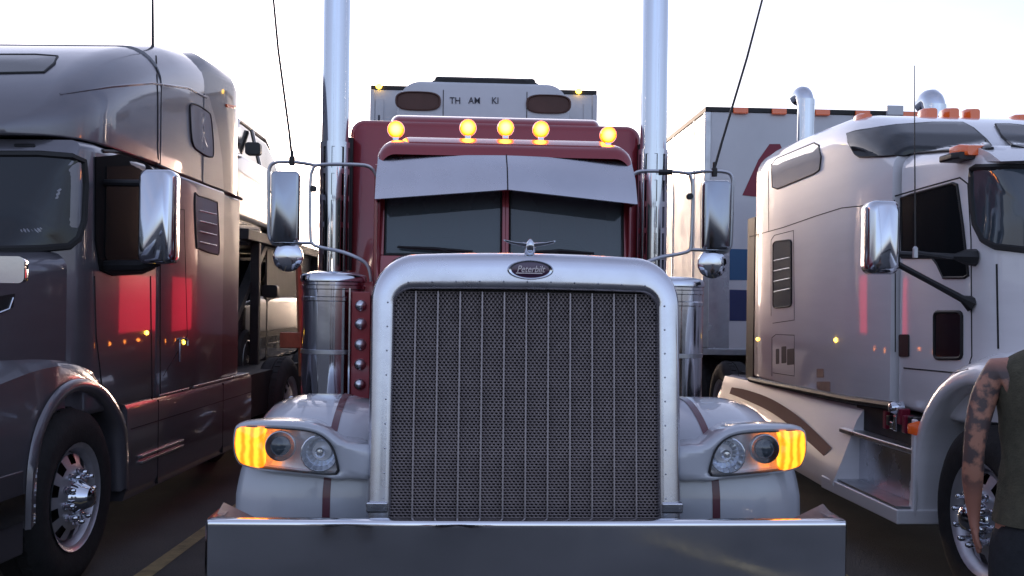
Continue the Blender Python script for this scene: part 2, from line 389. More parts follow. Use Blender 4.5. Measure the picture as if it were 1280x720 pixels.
# grille surround: chain of arches from the hood edge over the crown to the opening
def arch(w_, top, r, z0, b, bow, n=10):
    p = [(-w_, b, z0), (-w_, b, z0+(top-r-z0)*.33), (-w_, b, z0+(top-r-z0)*.66)]
    for k in range(n+1):
        t = PI-PI/2*k/n; p.append((-w_+r+r*math.cos(t), b, top-r+r*math.sin(t)-0))
    for k in range(1, 8):
        x = (-w_+r)+(2*(w_-r))*k/8; p.append((x, b, top))
    for k in range(n+1):
        t = PI/2-PI/2*k/n; p.append((w_-r+r*math.cos(t), b, top-r+r*math.sin(t)))
    p += [(w_, b, z0+(top-r-z0)*.66), (w_, b, z0+(top-r-z0)*.33), (w_, b, z0)]
    return [(x, b_+.1*(z-.8), z-bow*(x/w_)**2 if z > top-r-.01 else z) for x, b_, z in p]
A = [(.652, 1.875, .185, .62, .024), (.657, 1.880, .185, .45, .024), (.655, 1.878, .185, .42, .024), (.648, 1.868, .178, .388, .023), (.637, 1.857, .172, .377, .022), (.62, 1.84, .16, .371, .020), (.60, 1.81, .14, .368, .017),
     (.578, 1.76, .10, .368, .012), (.566, 1.735, .075, .370, .009), (.560, 1.727, .07, .376, .008), (.556, 1.72, .07, .43, .008)]
sr = MB(); sr.loft([arch(w_, t, r, .70, b, bo) for w_, t, r, b, bo in A], False, False, closed=False)
sr.build('grille_surround', 'polished', ct, angle=60)
rv = MB()
for k in range(11):
    x = -.5+.1*k; rv.lathe([(.0045, .0), (.004, -.003), (.001, -.005)], (x, .368+.1*.955, 1.755-.01*(x/.5)**2), 'y', 6)
for s in (-1, 1):
    for k in range(9): rv.lathe([(.0045, 0), (.004, -.003), (.001, -.005)], (s*.583, .368+.1*(.06+.1*k), .86+.1*k), 'y', 6)
tag(rv.build('rivets', 'alu', ct), kind='stuff')
for s in (-1, 1):
    MB().box(s*.61-.045, s*.61+.045, .36, .40, .80, .845).build('corner_foot', 'polished', ct, bevel=.008)
# punched grille panels (real holes) and dividers
pw = 1.125/12; cw = pw*.95/5; ch = .0118; rows = 82
gm = MB(); z0 = .75
def cell(x, z, w_, h):
    o = len(gm.v); hx, hz = w_*.33, h*.27
    outer = [(x-w_/2, z-h/2), (x, z-h/2), (x+w_/2, z-h/2), (x+w_/2, z+h/2), (x, z+h/2), (x-w_/2, z+h/2)]
    inner = [(x-hx, z-hz*.5), (x, z-hz), (x+hx*.8, z-hz), (x+hx, z+hz*.5), (x, z+hz), (x-hx*.8, z+hz)]
    gm.v += [(a_, -.003, c_) for a_, c_ in outer]+[(a_, 0, c_) for a_, c_ in inner]+[(a_, .005, c_) for a_, c_ in inner]
    for i in range(6):
        j = (i+1) % 6; gm.f += [(o+i, o+j, o+6+j, o+6+i), (o+6+i, o+6+j, o+12+j, o+12+i)]
for rI in range(rows):
    off = (rI % 2)*.5
    for c_ in range(5):
        if off and c_ == 4: continue
        cell((c_-2+off)*cw, z0+(rI+.5)*ch, cw, ch)
    if off:
        for sgn in (-1, 1):
            cell(sgn*2.25*cw, z0+(rI+.5)*ch, cw*.5, ch)
z1 = z0+rows*ch
for sgn in (-1, 1):
    a_, c_ = sorted((sgn*2.5*cw, sgn*pw/2)); gm.add([(a_, 0, z0), (c_, 0, z0), (c_, 0, z1), (a_, 0, z1)], [(0,1,2,3)])
gp = gm.build('grille_panel', 'steel_mesh', ct, angle=20)
bar = MB(); bar.box(-.0028, .0028, -.010, .004, z0, z1); gb = bar.build('grille_bar', 'steel_mesh', ct)
for i in range(12):
    o = gp if i == 0 else gp.copy()
    if i: COL.objects.link(o)
    x = (i-5.5)*pw; o.location = (x, .345, 0); o.rotation_euler = (-.0997, 0, 0)
for i in range(11):
    o = gb if i == 0 else gb.copy()
    if i: COL.objects.link(o)
    o.location = ((i-5)*pw, .345, 0); o.rotation_euler = (-.0997, 0, 0)
MB().box(-.57, .57, .56, .60, .6, 1.80).build('radiator', 'black', ct)
# badge and ornament
bd = MB(); bc = (.012, .461, 1.805)
bd.lathe([(.098, .02), (.098, 0), (.092, -.008), (.082, -.006), (.080, 0)], bc, 'y', 32, cap=False, sc=(1, .42)); bdo = bd.build('badge', 'chrome', ct)
MB().lathe([(.082, -.001), (.05, -.004), (.001, -.005)], bc, 'y', 32, cap=False, sc=(1, .42)).build('badge_face', 'purple_badge', bdo)
put_text('badge_lettering', 'Peterbilt', .040, (bc[0], bc[1]-.006, bc[2]+.002), (PI/2, 0, 0), 'badge_letter', bdo, depth=.002, shear=.3, xs=.84)
MB().box(bc[0]-.062, bc[0]+.05, bc[1]-.007, bc[1]-.004, bc[2]-.0165, bc[2]-.0125).build('badge_underline', 'badge_letter', bdo)
om = MB(); oc = Vector((.012, .51, 1.878))
om.tube([oc+Vector(q) for q in ((0,.03,.0), (0,.0,.012), (0,-.012,.03), (0,-.018,.045), (0,-.02,.058))], [.022,.024,.021,.014,.004], 10)
for s in (-1, 1):
    w_ = [((0,-.01,.034), .016), ((s*.03,-.005,.040), .013), ((s*.065,.005,.044), .010), ((s*.10,.012,.052), .008), ((s*.112,.02,.056), .003)]
    rings = []
    for (p, h) in w_: rings.append([oc+Vector((p[0], p[1]-.004, p[2]-h)), oc+Vector((p[0], p[1]+.03, p[2]-h*.2)), oc+Vector((p[0], p[1]+.012, p[2]+h*.5)), oc+Vector((p[0], p[1]-.008, p[2]+h*.2))])
    om.loft(rings)
om.build('hood_ornament', 'chrome', ct, bevel=.002, angle=60)
# hood
hd = MB(); st = [(.60,.645,1.868,.17), (.9,.665,1.885,.17), (1.5,.70,1.91,.18), (2.1,.74,1.93,.18), (2.45,.76,1.94,.17)]
hd.loft([rr(-w_, w_, .85, t, r, .02, b, 8) for b, w_, t, r in st], False, True); hd.build('hood', 'red_paint', ct)
hl = MB(); hl.tube([(0, b, t+.004) for b, w_, t, r in st], .008, 6); hl.build('hood_hinge', 'chrome', ct)
# fenders
fp = [(.50,.55),(.505,.72),(.52,.88),(.56,1.0),(.66,1.10),(.82,1.17),(1.02,1.21),(1.25,1.205),(1.5,1.16),(1.72,1.05),(1.88,.9),(1.96,.74)]
fpc = catmull([(0, b, z) for b, z in fp], 4)
def fender(s, s0, s1, n, off=0, inner=.655):
    rings = []
    for i, p in enumerate(fpc):
        b, z = p.y, p.z; q0 = fpc[max(i-1, 0)]; q1 = fpc[min(i+1, len(fpc)-1)]; t = (q1-q0).normalized(); nn = Vector((0, -t.z, t.y))
        outer = 1.235-.05*max(0, min(1, (z-.85)/.35)) if b < 1.2 else 1.20
        r_ = []
        for k in range(n+1):
            u = s0+(s1-s0)*k/n; a = inner+(outer-inner)*(u if u < .8 else .8+.2*math.sin((u-.8)/.2*PI/2))
            dr = 0 if u < .62 else .15*(1-math.sqrt(max(0, 1-((u-.62)/.38)**2)))
            dr += .035*max(0, .35-u)/.35
            pt = Vector((s*a, b, z))-nn*dr+nn*off; r_.append(pt)
        if off == 0: r_.append(Vector((s*(outer-.004), b, z))-nn*(.15+.06))
        rings.append(r_)
    return rings
for s in (-1, 1):
    f_ = MB(); f_.loft(fender(s, 0, 1, 18), False, False, closed=False); fo = f_.build('fender', 'silver_paint', ct, angle=60)
    f_ = MB(); f_.loft(fender(s, .28, .335, 3, .003), False, False, closed=False); f_.build('maroon_stripe', 'stripe_paint', fo, angle=60)
    MB().box(*sorted((s*.62, s*.66)), .55, 2.0, .7, 1.2).build('inner_fender', 'frame_black', ct)
    wheel(ct, s*1.15, 1.2, s)
# headlamp pods, traced on the left and mirrored
PO = [(292,540),(298,529),(318,526),(350,526),(385,528),(408,536),(425,549),(442,557),(466,559),(466,599),(445,598),(428,601),(415,598),(350,591),(312,585),(297,577),(292,560)]
LN = [(296,541),(301,534),(333,535),(380,538),(402,545),(415,558),(421,575),(422,592),(400,592),(350,587),(308,581),(299,575),(294,560)]
AM = [(295,541),(300,534),(318,534),(333,535.5),(330,548),(332,565),(329,583.5),(308,581),(299,575),(294,560)]
def pod_pts(P, b, sweep=.10):
    o = []
    for px, py in P:
        q = C.front(px, py, b); k = max(0, (-q.x-.85)/.35); dp = C.front(px, py, b+sweep*k*k); o.append(Vector((dp.x, dp.y, dp.z)))
    return o
def match(P, c, N=64):
    o = []; M_ = len(P)
    for k in range(N):
        t = 2*PI*k/N; dx, dz = math.cos(t)*1.6, math.sin(t); best = None
        for i in range(M_):
            a_, b_ = P[i], P[(i+1) % M_]; ex, ez = b_.x-a_.x, b_.z-a_.z; den = dx*ez-dz*ex
            if abs(den) < 1e-9: continue
            u = ((a_.x-c.x)*ez-(a_.z-c.z)*ex)/den; v_ = ((a_.x-c.x)*dz-(a_.z-c.z)*dx)/den
            if u > 0 and -1e-6 <= v_ <= 1+1e-6 and (best is None or u > best[0]): best = (u, a_.lerp(b_, v_))
        o.append(best[1])
    return o
def mir(P, s): return [Vector((p.x*-s, p.y, p.z)) for p in P]
def shrink(P, k, dy, c=None, dz=0):
    c = c or sum(P, Vector())/len(P); return [Vector((c.x+(p.x-c.x)*k, p.y+dy, c.z+(p.z-c.z)*k+dz)) for p in P]
for s in (-1, 1):
    hp = mir(catmull(pod_pts(PO, .42), 3, True), s); lp = mir(catmull(pod_pts(LN, .40), 3, True), s); ap = mir(catmull(pod_pts(AM, .398), 3, True), s)
    lc = sum(lp, Vector())/len(lp); hp = match(hp, lc); lp = match(lp, lc)
    m_ = MB(); m_.loft([shrink(hp, .72, .36, lc, dz=.01), shrink(hp, .93, .17, lc), shrink(hp, 1.0, .05, lc), shrink(hp, .995, .0, lc), [h_.lerp(l_, .35)+Vector((0,-.016,0)) for h_, l_ in zip(hp, lp)], [h_.lerp(l_, .8)+Vector((0,-.008,0)) for h_, l_ in zip(hp, lp)], [l_+Vector((0,.004,0)) for l_ in lp]], True, False)
    hs = m_.build('headlight', 'silver_paint', ct, angle=70)
    MB().loft([shrink(lp, 1.015, .02), shrink(lp, 1.014, -.008), shrink(lp, .995, -.012), shrink(lp, .97, -.004), shrink(lp, .965, .02)], False, False).build('bezel', 'black', hs, angle=70)
    MB().loft([shrink(lp, .985, .005), shrink(lp, .96, .065), shrink(lp, .6, .07)], False, True).build('reflector_panel', 'reflector', hs, angle=60)
    MB().loft([shrink(lp, .975, -.004), shrink(lp, .7, -.012), shrink(lp, .3, -.016)], False, True).build('lens', 'lens_clear', hs, angle=70)
    MB().loft([shrink(ap, 1.0, .015), shrink(ap, 1.0, -.010), shrink(ap, .9, -.019), shrink(ap, .5, -.024)], False, True).build('turn_signal', 'amber_signal', hs, angle=70)
    for (px, py, r_) in ((351, 557, .062), (400, 566, .078)):
        q = C.front(px, py, .43); c = (q.x*-s, .425, q.z)
        big = r_ > .07
        MB().lathe([(r_*1.02, .01), (r_, -.012), (r_*.94, -.014), (r_*.90, -.002), (r_*.76, .022), (r_*.5, .044), (r_*.2, .056)], c, 'y', 18 if big else 28, cap=False).build('reflector_bowl', 'chrome' if big else 'alu', hs, angle=12 if big else 35)
        if big:
            MB().lathe([(.019, .05), (.021, .008), (.014, -.002), (.001, -.004)], c, 'y', 16).build('bulb', 'chrome', hs)
        else:
            MB().lathe([(r_*.66, .01), (r_*.64, -.008), (r_*.45, -.018), (r_*.2, -.023), (.001, -.024)], c, 'y', 24).build('projector', 'glass_grey', hs)
# bracket fairing between pod and surround is part of the pod; lower splash
# air cleaners
for s in (-1, 1):
    c = (s*1.042, 2.4, 0)
    m_ = MB(); m_.lathe([(.10,.72),(.16,.78),(.185,.84),(.187,1.0),(.187,1.45),(.187,1.66),(.192,1.665),(.192,1.685),(.187,1.69),(.187,1.73),(.193,1.735),(.193,1.755),(.187,1.76),(.187,1.775),(.2,1.782),(.2,1.81),(.19,1.822),(.12,1.84),(.001,1.846)], c, 'z', 40, cap=False)
    ac = m_.build('air_cleaner', 'chrome', ct, angle=40)
    for z in (1.02, 1.36): MB().lathe([(.188, z-.014), (.192, z-.012), (.192, z+.012), (.188, z+.014)], c, 'z', 40, cap=False).build('strap', 'alu', ac)
    MB().box(*sorted((s*.76, s*.86)), 2.35, 2.5, 1.0, 1.7).build('cleaner_mount', 'frame_black', ct)
    # row of bullet lamps on a bright upright
    px = C.front(450, 430, 2.16).x*-s
    MB().box(px-.055, px+.055, 2.19, 2.205, 1.05, 1.72).build('lamp_panel', 'red_paint', ct, bevel=.004)
    MB().box(px-.066-.003, px-.06, 2.17, 2.205, 1.02, 1.74).build('panel_trim', 'chrome', ct)
    for py in (382, 405, 431, 456, 481):
        q = C.front(450, py, 2.16); bulb(ct, (px, 2.19, q.z+.0), 'polished', .036, .04, .036, base=False, name='bullet_lamp')
# cab
cb = MB(); cs = [(2.43,.77,2.57,.09), (2.45,.785,2.62,.10), (2.50,.795,2.655,.11), (2.58,.80,2.68,.12), (2.72,.805,2.70,.12), (2.9,.81,2.715,.12), (3.4,.82,2.73,.12), (3.72,.82,2.73,.12)]
cb.loft([rr(-w_, w_, 1.0, t, r, .03, b, 8) for b, w_, t, r in cs], False, True)
cabo = cb.build('cab', 'red_paint', ct, angle=50)
# roof is crowned: long low blister
cr_ = MB(); cr_.loft([rr(-w_, w_, 2.6, t, r, .02, b, 8) for b, w_, t, r in ((2.50,.62,2.66,.03), (2.58,.66,2.70,.06), (2.75,.68,2.73,.07), (3.3,.68,2.75,.08), (3.6,.6,2.74,.05))]); cr_.build('roof_crown', 'red_paint', ct, angle=50)
# front wall of the cab: frame around the two panes
wz0, wz1 = 1.95, 2.50
def vplane(x): return 2.40+.085*abs(x)/.77
fr_ = MB()
for s in (-1, 1):
    def q(x, z, d=0): return (s*x, vplane(x)+d+(z-2.2)*.12, z)
    for (x0, x1, za, zb) in ((0, .79, 1.4, wz0), (0, .79, wz1, 2.62), (.745, .79, wz0, wz1), (0, .022, wz0, wz1)):
        fr_.add([q(x0,za), q(x1,za), q(x1,zb), q(x0,zb), q(x0,za,.04), q(x1,za,.04), q(x1,zb,.04), q(x0,zb,.04)], [(0,1,2,3),(4,7,6,5),(0,4,5,1),(1,5,6,2),(2,6,7,3),(3,7,4,0)])
    p = [q(.022+.01, wz0+.01, .012), q(.735, wz0+.01, .012), q(.735, wz1-.01, .012), q(.032, wz1-.01, .012)]
    MB().add(p+[(a, b+.006, c) for a, b, c in p], [(0,1,2,3),(4,7,6,5),(0,4,5,1),(1,5,6,2),(2,6,7,3),(3,7,4,0)]).build('windshield', 'windscreen', ct)
    gk = MB(); gk.tube([q(.028, wz0+.006), q(.74, wz0+.006), q(.74, wz1-.006), q(.028, wz1-.006)], .010, 6, closed=True); gk.build('window_seal', 'gasket', ct)
    wp = MB(); x0, x1 = (.20, .66) if s < 0 else (.12, .55)
    wp.tube([q(x0, 1.975, -.03), q((x0+x1)/2, 1.99, -.035), q(x1, 2.0 if s < 0 else 1.98, -.03)], [.010,.013,.008], 6); wp.tube([q(x0+.02, 1.94, -.01), q(x0+.2, 1.985, -.045)], .007, 6); wp.build('wiper', 'black', ct)
fr_.build('windshield_frame', 'red_paint', ct, bevel=.004)
# visor
vz = MB(); VR = []
for x in [-.78+.0975*k for k in range(17)]:
    k = abs(x)/.78; bt = 2.415+.05*k; bb = 2.18+.06*k; zt = 2.575-.02*k*k; zb = 2.338-.065*k
    VR.append([(x, bt, zt), (x, (bt+bb)/2-.03, (zt+zb)/2+.015), (x, bb, zb), (x, bb+.012, zb-.004), (x, (bt+bb)/2-.016, (zt+zb)/2+.003), (x, bt+.012, zt-.01)])
vz.loft(VR); vo_ = vz.build('sun_visor', 'polished', ct, angle=40)
for s in (-1, 1):
    e = VR[0 if s < 0 else -1]
    MB().add([e[0], e[1], e[2], (s*.785, 2.50, e[2][2]), (s*.785, 2.50, e[0][2]), *[(p[0]+s*.008, p[1], p[2]) for p in (e[0], e[1], e[2], (s*.785, 2.50, e[2][2]), (s*.785, 2.50, e[0][2]))]],
             [(0,1,2,3,4),(9,8,7,6,5),(0,5,6,1),(1,6,7,2),(2,7,8,3),(3,8,9,4),(4,9,5,0)]).build('visor_end', 'polished', vo_)
MB().tube([(0, 2.413, 2.578), (0, 2.265, 2.472), (0, 2.172, 2.335)], .004, 5).build('visor_seam', 'seam', vo_)
# roof lamps (lit)
for (px, py) in ((495,162), (585,160), (632,160), (676,162), (760,169)):
    q = C.front(px, py, 2.72); bulb(ct, (q.x, 2.72, q.z), 'amber_lit', .054, .085, .054)
    MB().box(q.x-.02, q.x+.02, 2.70, 2.78, q.z-.075, q.z-.035).build('lamp_foot', 'chrome', ct, bevel=.005)
# interior
for s in (-1, 1):
    sq = MB(); sq.loft([rr(s*.42-.24, s*.42+.24, 1.45, 1.58, .05, .03, b, 4) for b in (2.9, 3.35)]); so = sq.build('seat', 'interior', ct, bevel=.01)
    sq = MB(); sq.loft([rr(s*.42-.23, s*.42+.23, 1.55, 2.12, .09, .03, b, 5) for b in (3.34, 3.48)]); sq.loft([rr(s*.42-.13, s*.42+.13, 2.13, 2.32, .06, .03, b, 4) for b in (3.36, 3.45)]); sq.build('seat_back', 'interior', so)
MB().box(-.76, .76, 2.52, 2.78, 1.35, 1.88).build('dashboard', 'interior', ct, bevel=.02)
MB().tube([(.40+.21*math.cos(t), 2.86+.06*math.sin(t), 1.92+.17*math.sin(t)) for t in [2*PI*k/20 for k in range(20)]], .015, 6, closed=True).build('steering_wheel', 'black', ct)
# doors
for s in (-1, 1):
    x = s*.822
    MB().box(*sorted((x-s*.02, x+s*.012)), 2.75, 3.55, 1.15, 2.55).build('door', 'red_paint', ct, bevel=.008)
    MB().box(*sorted((x, x+s*.016)), 2.85, 3.45, 1.95, 2.48).build('door_window', 'glass_dark', ct)
    MB().box(*sorted((x, x+s*.03)), 3.36, 3.48, 1.80, 1.84).build('door_handle', 'chrome', ct)
# sleeper
slp = MB(); slp.loft([rr(-w_, w_, .95, t, r, .03, b, 8) for b, w_, t, r in ((3.93,1.09,3.0,.08), (3.96,1.115,3.045,.10), (4.02,1.125,3.06,.11), (4.8,1.13,3.07,.11), (6.5,1.13,3.07,.11), (6.55,1.12,3.05,.10))])
slo = slp.build('sleeper', 'red_paint', ct, angle=50)
rc = MB(); rc.loft([rr(-w_, w_, 2.95, t, r, .02, b, 8, lean=.03) for b, w_, t, r in ((3.97,.80,3.04,.03), (4.02,.83,3.09,.05), (4.12,.85,3.125,.06), (4.5,.86,3.14,.07), (6.3,.86,3.13,.07))]); rc.build('roof_cap', 'red_paint', ct, angle=50)
for s in (-1, 1):
    MB().box(*sorted((s*1.125, s*1.14)), 4.5, 4.9, 2.1, 2.5).build('sleeper_window', 'glass_dark', ct, bevel=.004)
    MB().box(*sorted((s*1.125, s*1.142)), 4.2, 5.6, 1.0, 1.12).build('side_trim', 'chrome', ct, bevel=.004)
    for b in (4.3, 4.75, 5.2, 5.65): bulb(ct, (s*1.13, b, 1.2), 'amber_lit', .02, .02, .02, base=False, name='side_lamp')
MB().box(-1.145, -1.131, 5.0, 6.1, 1.30, 1.88).build('added_glow_panel', 'red_glow_added', ct, bevel=.004)  # invented glowing panels, added to give red reflections on the neighbouring trucks
MB().box(1.131, 1.145, 6.0, 6.3, 1.35, 2.0).build('added_glow_panel', 'red_glow_added', ct, bevel=.004)
# stacks
for s in (-1, 1):
    c = (s*1.205-.012, 3.83, 0)
    m_ = MB(); m_.lathe([(.101, .9), (.101, 5.3), (.096, 5.3), (.096, 5.0)], c, 'z', 32, cap=False); so = m_.build('exhaust_stack', 'chrome', ct)
    m_ = MB(); N = 30
    zs = [1.0, 1.05]; z = 1.05
    while z < 2.75: zs += [z+.16, z+.20]; z += .20
    o = len(m_.v)
    for z in zs:
        for k in range(N): m_.v.append((c[0]+.113*math.cos(2*PI*k/N), c[1]+.113*math.sin(2*PI*k/N), z))
    for i in range(len(zs)-1):
        for k in range(N):
            if i % 2 == 1 and k % 3 == 1: continue
            m_.f.append((o+i*N+k, o+i*N+(k+1) % N, o+(i+1)*N+(k+1) % N, o+(i+1)*N+k))
    m_.build('heat_shield', 'chrome', so)
    MB().box(*sorted((s*1.09, s*1.12)), 3.86, 3.95, 1.9, 2.9).build('stack_bracket', 'frame_black', ct)
# mirrors: bracket, housing, round mirror, antenna
def cf(px, py, s, b=2.7):
    q = C.front(px, py, b); return Vector((q.x*-s, b, q.z))
for s in (-1, 1):
    B = MB(); r_ = .0115
    B.tube(catmull([cf(472,222,s), cf(464,210,s), cf(448,206,s), cf(400,206,s), cf(391,212,s), cf(388,230,s), cf(388,290,s), cf(390,304,s), cf(400,309,s), cf(428,315,s), cf(452,325,s), cf(461,335,s), cf(464,352,s)], 4), r_, 8)
    B.tube(catmull([cf(396,207,s), cf(372,203,s), cf(346,203,s), cf(337,210,s), cf(336,230,s), cf(336,285,s), cf(338,300,s), cf(346,306,s), cf(372,304,s), cf(390,304,s)], 4), r_, 8)
    br = B.build('mirror_bracket', 'alu', ct)
    q0 = cf(340,214,s); q1 = cf(374,304,s); xa, xb = sorted((q0.x, q1.x)); za, zb = q1.z, q0.z
    m_ = MB(); m_.loft([rr(xa+e_, xb-e_, za+e_, zb-e_, .03, .03, b, 4) for b, e_ in ((2.655,.012), (2.66,.004), (2.672,0), (2.72,0), (2.735,.008), (2.75,.03))]); mo = m_.build('mirror', 'chrome_dull', ct)
    MB().loft([rr(xa-.004, xb+.004, za-.004, zb+.004, .034, .034, b, 4) for b in (2.722, 2.738)], False, False).build('mirror_rim', 'black', mo)
    q = cf(360,321,s); MB().lathe([(.094,.02), (.096,-.002), (.088,-.010), (.05,-.018), (.001,-.021)], (q.x, 2.70, q.z), 'y', 28).build('round_mirror', 'chrome', ct)
    q = cf(365,197,s); aq = C.front(893, 211, 2.7) if s > 0 else Vector((q.x, 2.7, q.z)); 
    tip = (C.front(957,-20,2.7) if s > 0 else C.front(340,-30,2.7))
    MB().lathe([(.018,-.05), (.02,-.02), (.02,.0), (.012,.01), (.012,.04), (.005,.045)], (aq.x, 2.7, aq.z), 'z', 12).build('antenna_base', 'black', ct)
    d = tip-aq; MB().tube([aq, aq+d*.12, aq+d*.14, aq+d*.6+Vector((.012*s,0,0)), tip+d*.25], [.009,.009,.0085,.008,.006], 6).build('antenna', 'black', ct)
    MB().tube([cf(338,240,s), cf(374,240,s)], .006, 6).build('mirror_clamp', 'black', ct)
    MB().lathe([(.02, -.02), (.022, 0), (.02, .02)], cf(392,236,s), 'y', 10).build('bracket_clamp', 'black', ct)
# right hand bracket has a thick dark sleeve
MB().tube([cf(433,207,1), cf(416,206,1)], .019, 10).build('rubber_sleeve', 'black', ct)
# chassis, tanks, rear wheels
for s in (-1, 1):
    MB().box(*sorted((s*.38, s*.46)), .5, 8.6, .72, .95).build('frame_rail', 'frame_black', ct)
    MB().lathe([(.02,-.9), (.27,-.88), (.31,-.84), (.31,.84), (.27,.88), (.02,.9)], (s*.92, 4.0, .66), 'y', 28).build('fuel_tank', 'chrome', ct)
    for b in (7.0, 8.3): wheel(ct, s*1.2, b, s, lugs=False)
MB().box(-.7, .7, 2.0, 8.6, .6, .72).build('underframe', 'frame_black', ct)
MB().box(-.9, .9, .9, 1.5, .42, .62).build('front_axle', 'frame_black', ct)

# ================================================================== TRAILER BEHIND CENTRE TRUCK
T = Frame(C.x-C.w*8.1+0.02, C.y+7.75, .05)
tr_ = T.root('semi_trailer', 'white box trailer with refrigeration unit on its front, behind the dark red sleeper', 'trailer')
MB().box(-1.29, 1.29, 0, 14.5, 1.15, 4.12).build('box_body', 'trailer_white', tr_, bevel=.03)
MB().box(-1.30, 1.30, -.012, 14.5, 4.09, 4.14).build('top_rail', 'frame_black', tr_, bevel=.008)
for s in (-1, 1):
    MB().box(*sorted((s*1.25, s*1.305)), -.02, .04, 1.15, 4.09).build('corner_post', 'trailer_white', tr_, bevel=.01)
    l_ = T.front(474 if s < 0 else 723, 104 if s < 0 else 111, 0); MB().lathe([(.035,-.03), (.025,-.05), (.005,-.055)], (l_.x, 0, 4.125), 'y', 12).build('marker_lamp', 'amber_dot', tr_)
    MB().box(*sorted((s*1.15, s*1.24)), -.016, -.004, 3.45, 3.98).build('number_plate', 'trailer_white', tr_)
put_text('plate_number', '1', .2, (-1.2, -.018, 3.72), (PI/2,0,0), 'decal_black', tr_, depth=.001)
put_text('plate_number', '5', .2, (1.2, -.018, 3.66), (PI/2,0,0), 'decal_black', tr_, depth=.001)
ru = MB(); ru.loft([rr(-1.06+e_, 1.03-e_, 2.5, z_, .24, .05, b, 8, lean=.10) for b, e_, z_ in ((-.02,0,4.10), (-.40,.0,4.10), (-.48,.012,4.09), (-.5,.04,4.06))][::-1]); ruo = ru.build('refrigeration_unit', 'trailer_white', tr_, angle=50)
tc_ = MB(); tc_.loft([rr(-.66+e_, .66-e_, 4.05, z_, .04, .02, b, 4, lean=.1) for b, e_, z_ in ((-.47,.10,4.14), (-.40,.0,4.17), (.1,0,4.18))]); tc_.build('top_cowl', 'frame_black', ruo)
for s in (-1, 1):
    cx_ = -.735 if s < 0 else .70
    ring = [(cx_+s*0+.25*math.copysign(abs(math.cos(t))**.6, math.cos(t)), -.518, 3.87+.105*math.copysign(abs(math.sin(t))**.7, math.sin(t))) for t in [2*PI*k/28 for k in range(28)]]
    MB().loft([[(x, y+.02, z) for x, y, z in ring], ring, [(cx_+(x-cx_)*.93, y-.004, 3.87+(z-3.87)*.9) for x, y, z in ring], [(cx_+(x-cx_)*.9, y+.014, 3.87+(z-3.87)*.86) for x, y, z in ring]], False, True).build('air_vent', 'vent_brown', ruo)
for (t_, px) in (('TH', 569), ('AM', 593), ('KI', 619)):
    q = T.front(px, 126, -.505); put_text('unit_lettering', t_, .10, (q.x, -.506, q.z), (PI/2,0,0), 'decal_black', ruo, depth=.002, xs=.92)
for x in (-.46, .46): MB().box(x-.004, x+.004, -.504, -.49, 3.2, 4.0).build('panel_seam', 'seam', ruo)
for s in (-1, 1):
    for b in (12.0, 13.3): wheel(tr_, s*1.25, b, s, lugs=False)
for s in (-1, 1): MB().box(*sorted((s*.4, s*.5)), 1, 14, .9, 1.15).build('frame_rail', 'frame_black', tr_)

# ================================================================== LEFT GREY TRUCK
V = Frame(-2.525, 5.77, -.022)
vt = V.root('semi_truck', 'dark grey aerodynamic truck with tall sleeper and chrome door mirror at the left', 'truck')
W = -2.42
cab = MB(); cab.loft([rr(W-a_, a_, .95, z_, .06, .04, b, 6) for b, a_, z_ in ((-.12,-.36,1.96), (-.03,-.20,2.08), (.03,-.12,2.30), (.08,-.06,2.50), (.12,-.03,2.59), (.3,-.01,2.60), (.9,0,2.60), (1.24,0,2.60))]); 
low = MB(); low.loft([rr(W, a_, .95, 2.585, .03, .04, b, 4) for b, a_ in ((1.245,.0), (1.27,.012), (2.2,.015), (2.72,.012))])
ext = MB(); ext.loft([rr(W+.05, a_, .98, 2.57, .03, .04, b, 4) for b, a_ in ((2.725,-.012), (3.24,-.012))])
up = MB(); US = [(.02,-.42,2.66), (.07,-.26,2.73), (.13,-.15,2.80), (.22,-.08,2.90), (.38,-.04,3.03), (.6,-.02,3.17), (.85,-.01,3.29), (1.1,0,3.385), (1.28,.0,3.44)]
up.loft([rr(W-a_, a_, 2.61, z_, min(.30, (z_-2.6)*.6), .01, b, 8) for b, a_, z_ in US])
up2 = MB(); up2.loft([rr(W-a_, a_, 2.595, z_, .28, .01, b, 8) for b, a_, z_ in ((1.29,.004,3.45), (1.6,.006,3.54), (1.95,.006,3.61), (2.2,.0,3.64))], True, True)
# the rear edge of the upper side leans back towards the bottom
w2 = MB(); w2.loft([[(W, b0, z), (.006, b0, z), (.006, b1, z), (W, b1, z)] for z, b0, b1 in ((2.595,2.19,2.72), (2.85,2.19,2.66), (3.1,2.19,2.52), (3.3,2.19,2.30))])
eu = MB(); eu.loft([rr(W+.03, a_, 2.59, z_, r_, .01, b, 8) for b, a_, z_, r_ in ((2.05,-.03,3.58,.2), (2.3,-.02,3.66,.16), (3.0,-.015,3.68,.14), (3.13,-.02,3.64,.14), (3.20,-.03,3.57,.12), (3.23,-.04,3.46,.1))])
cabo = cab.build('cab', 'grey_paint', vt, angle=50); lo = low.build('sleeper', 'grey_paint', vt, bevel=.006); ext.build('side_extender', 'grey_dark_paint', vt)
upo = up.build('roof_fairing', 'grey_paint', vt, angle=50); up2.build('sleeper_roof', 'grey_paint', vt, angle=50); w2.build('sleeper_roof_side', 'grey_paint', vt); eu.build('rear_fairing', 'grey_dark_paint', vt, angle=50)
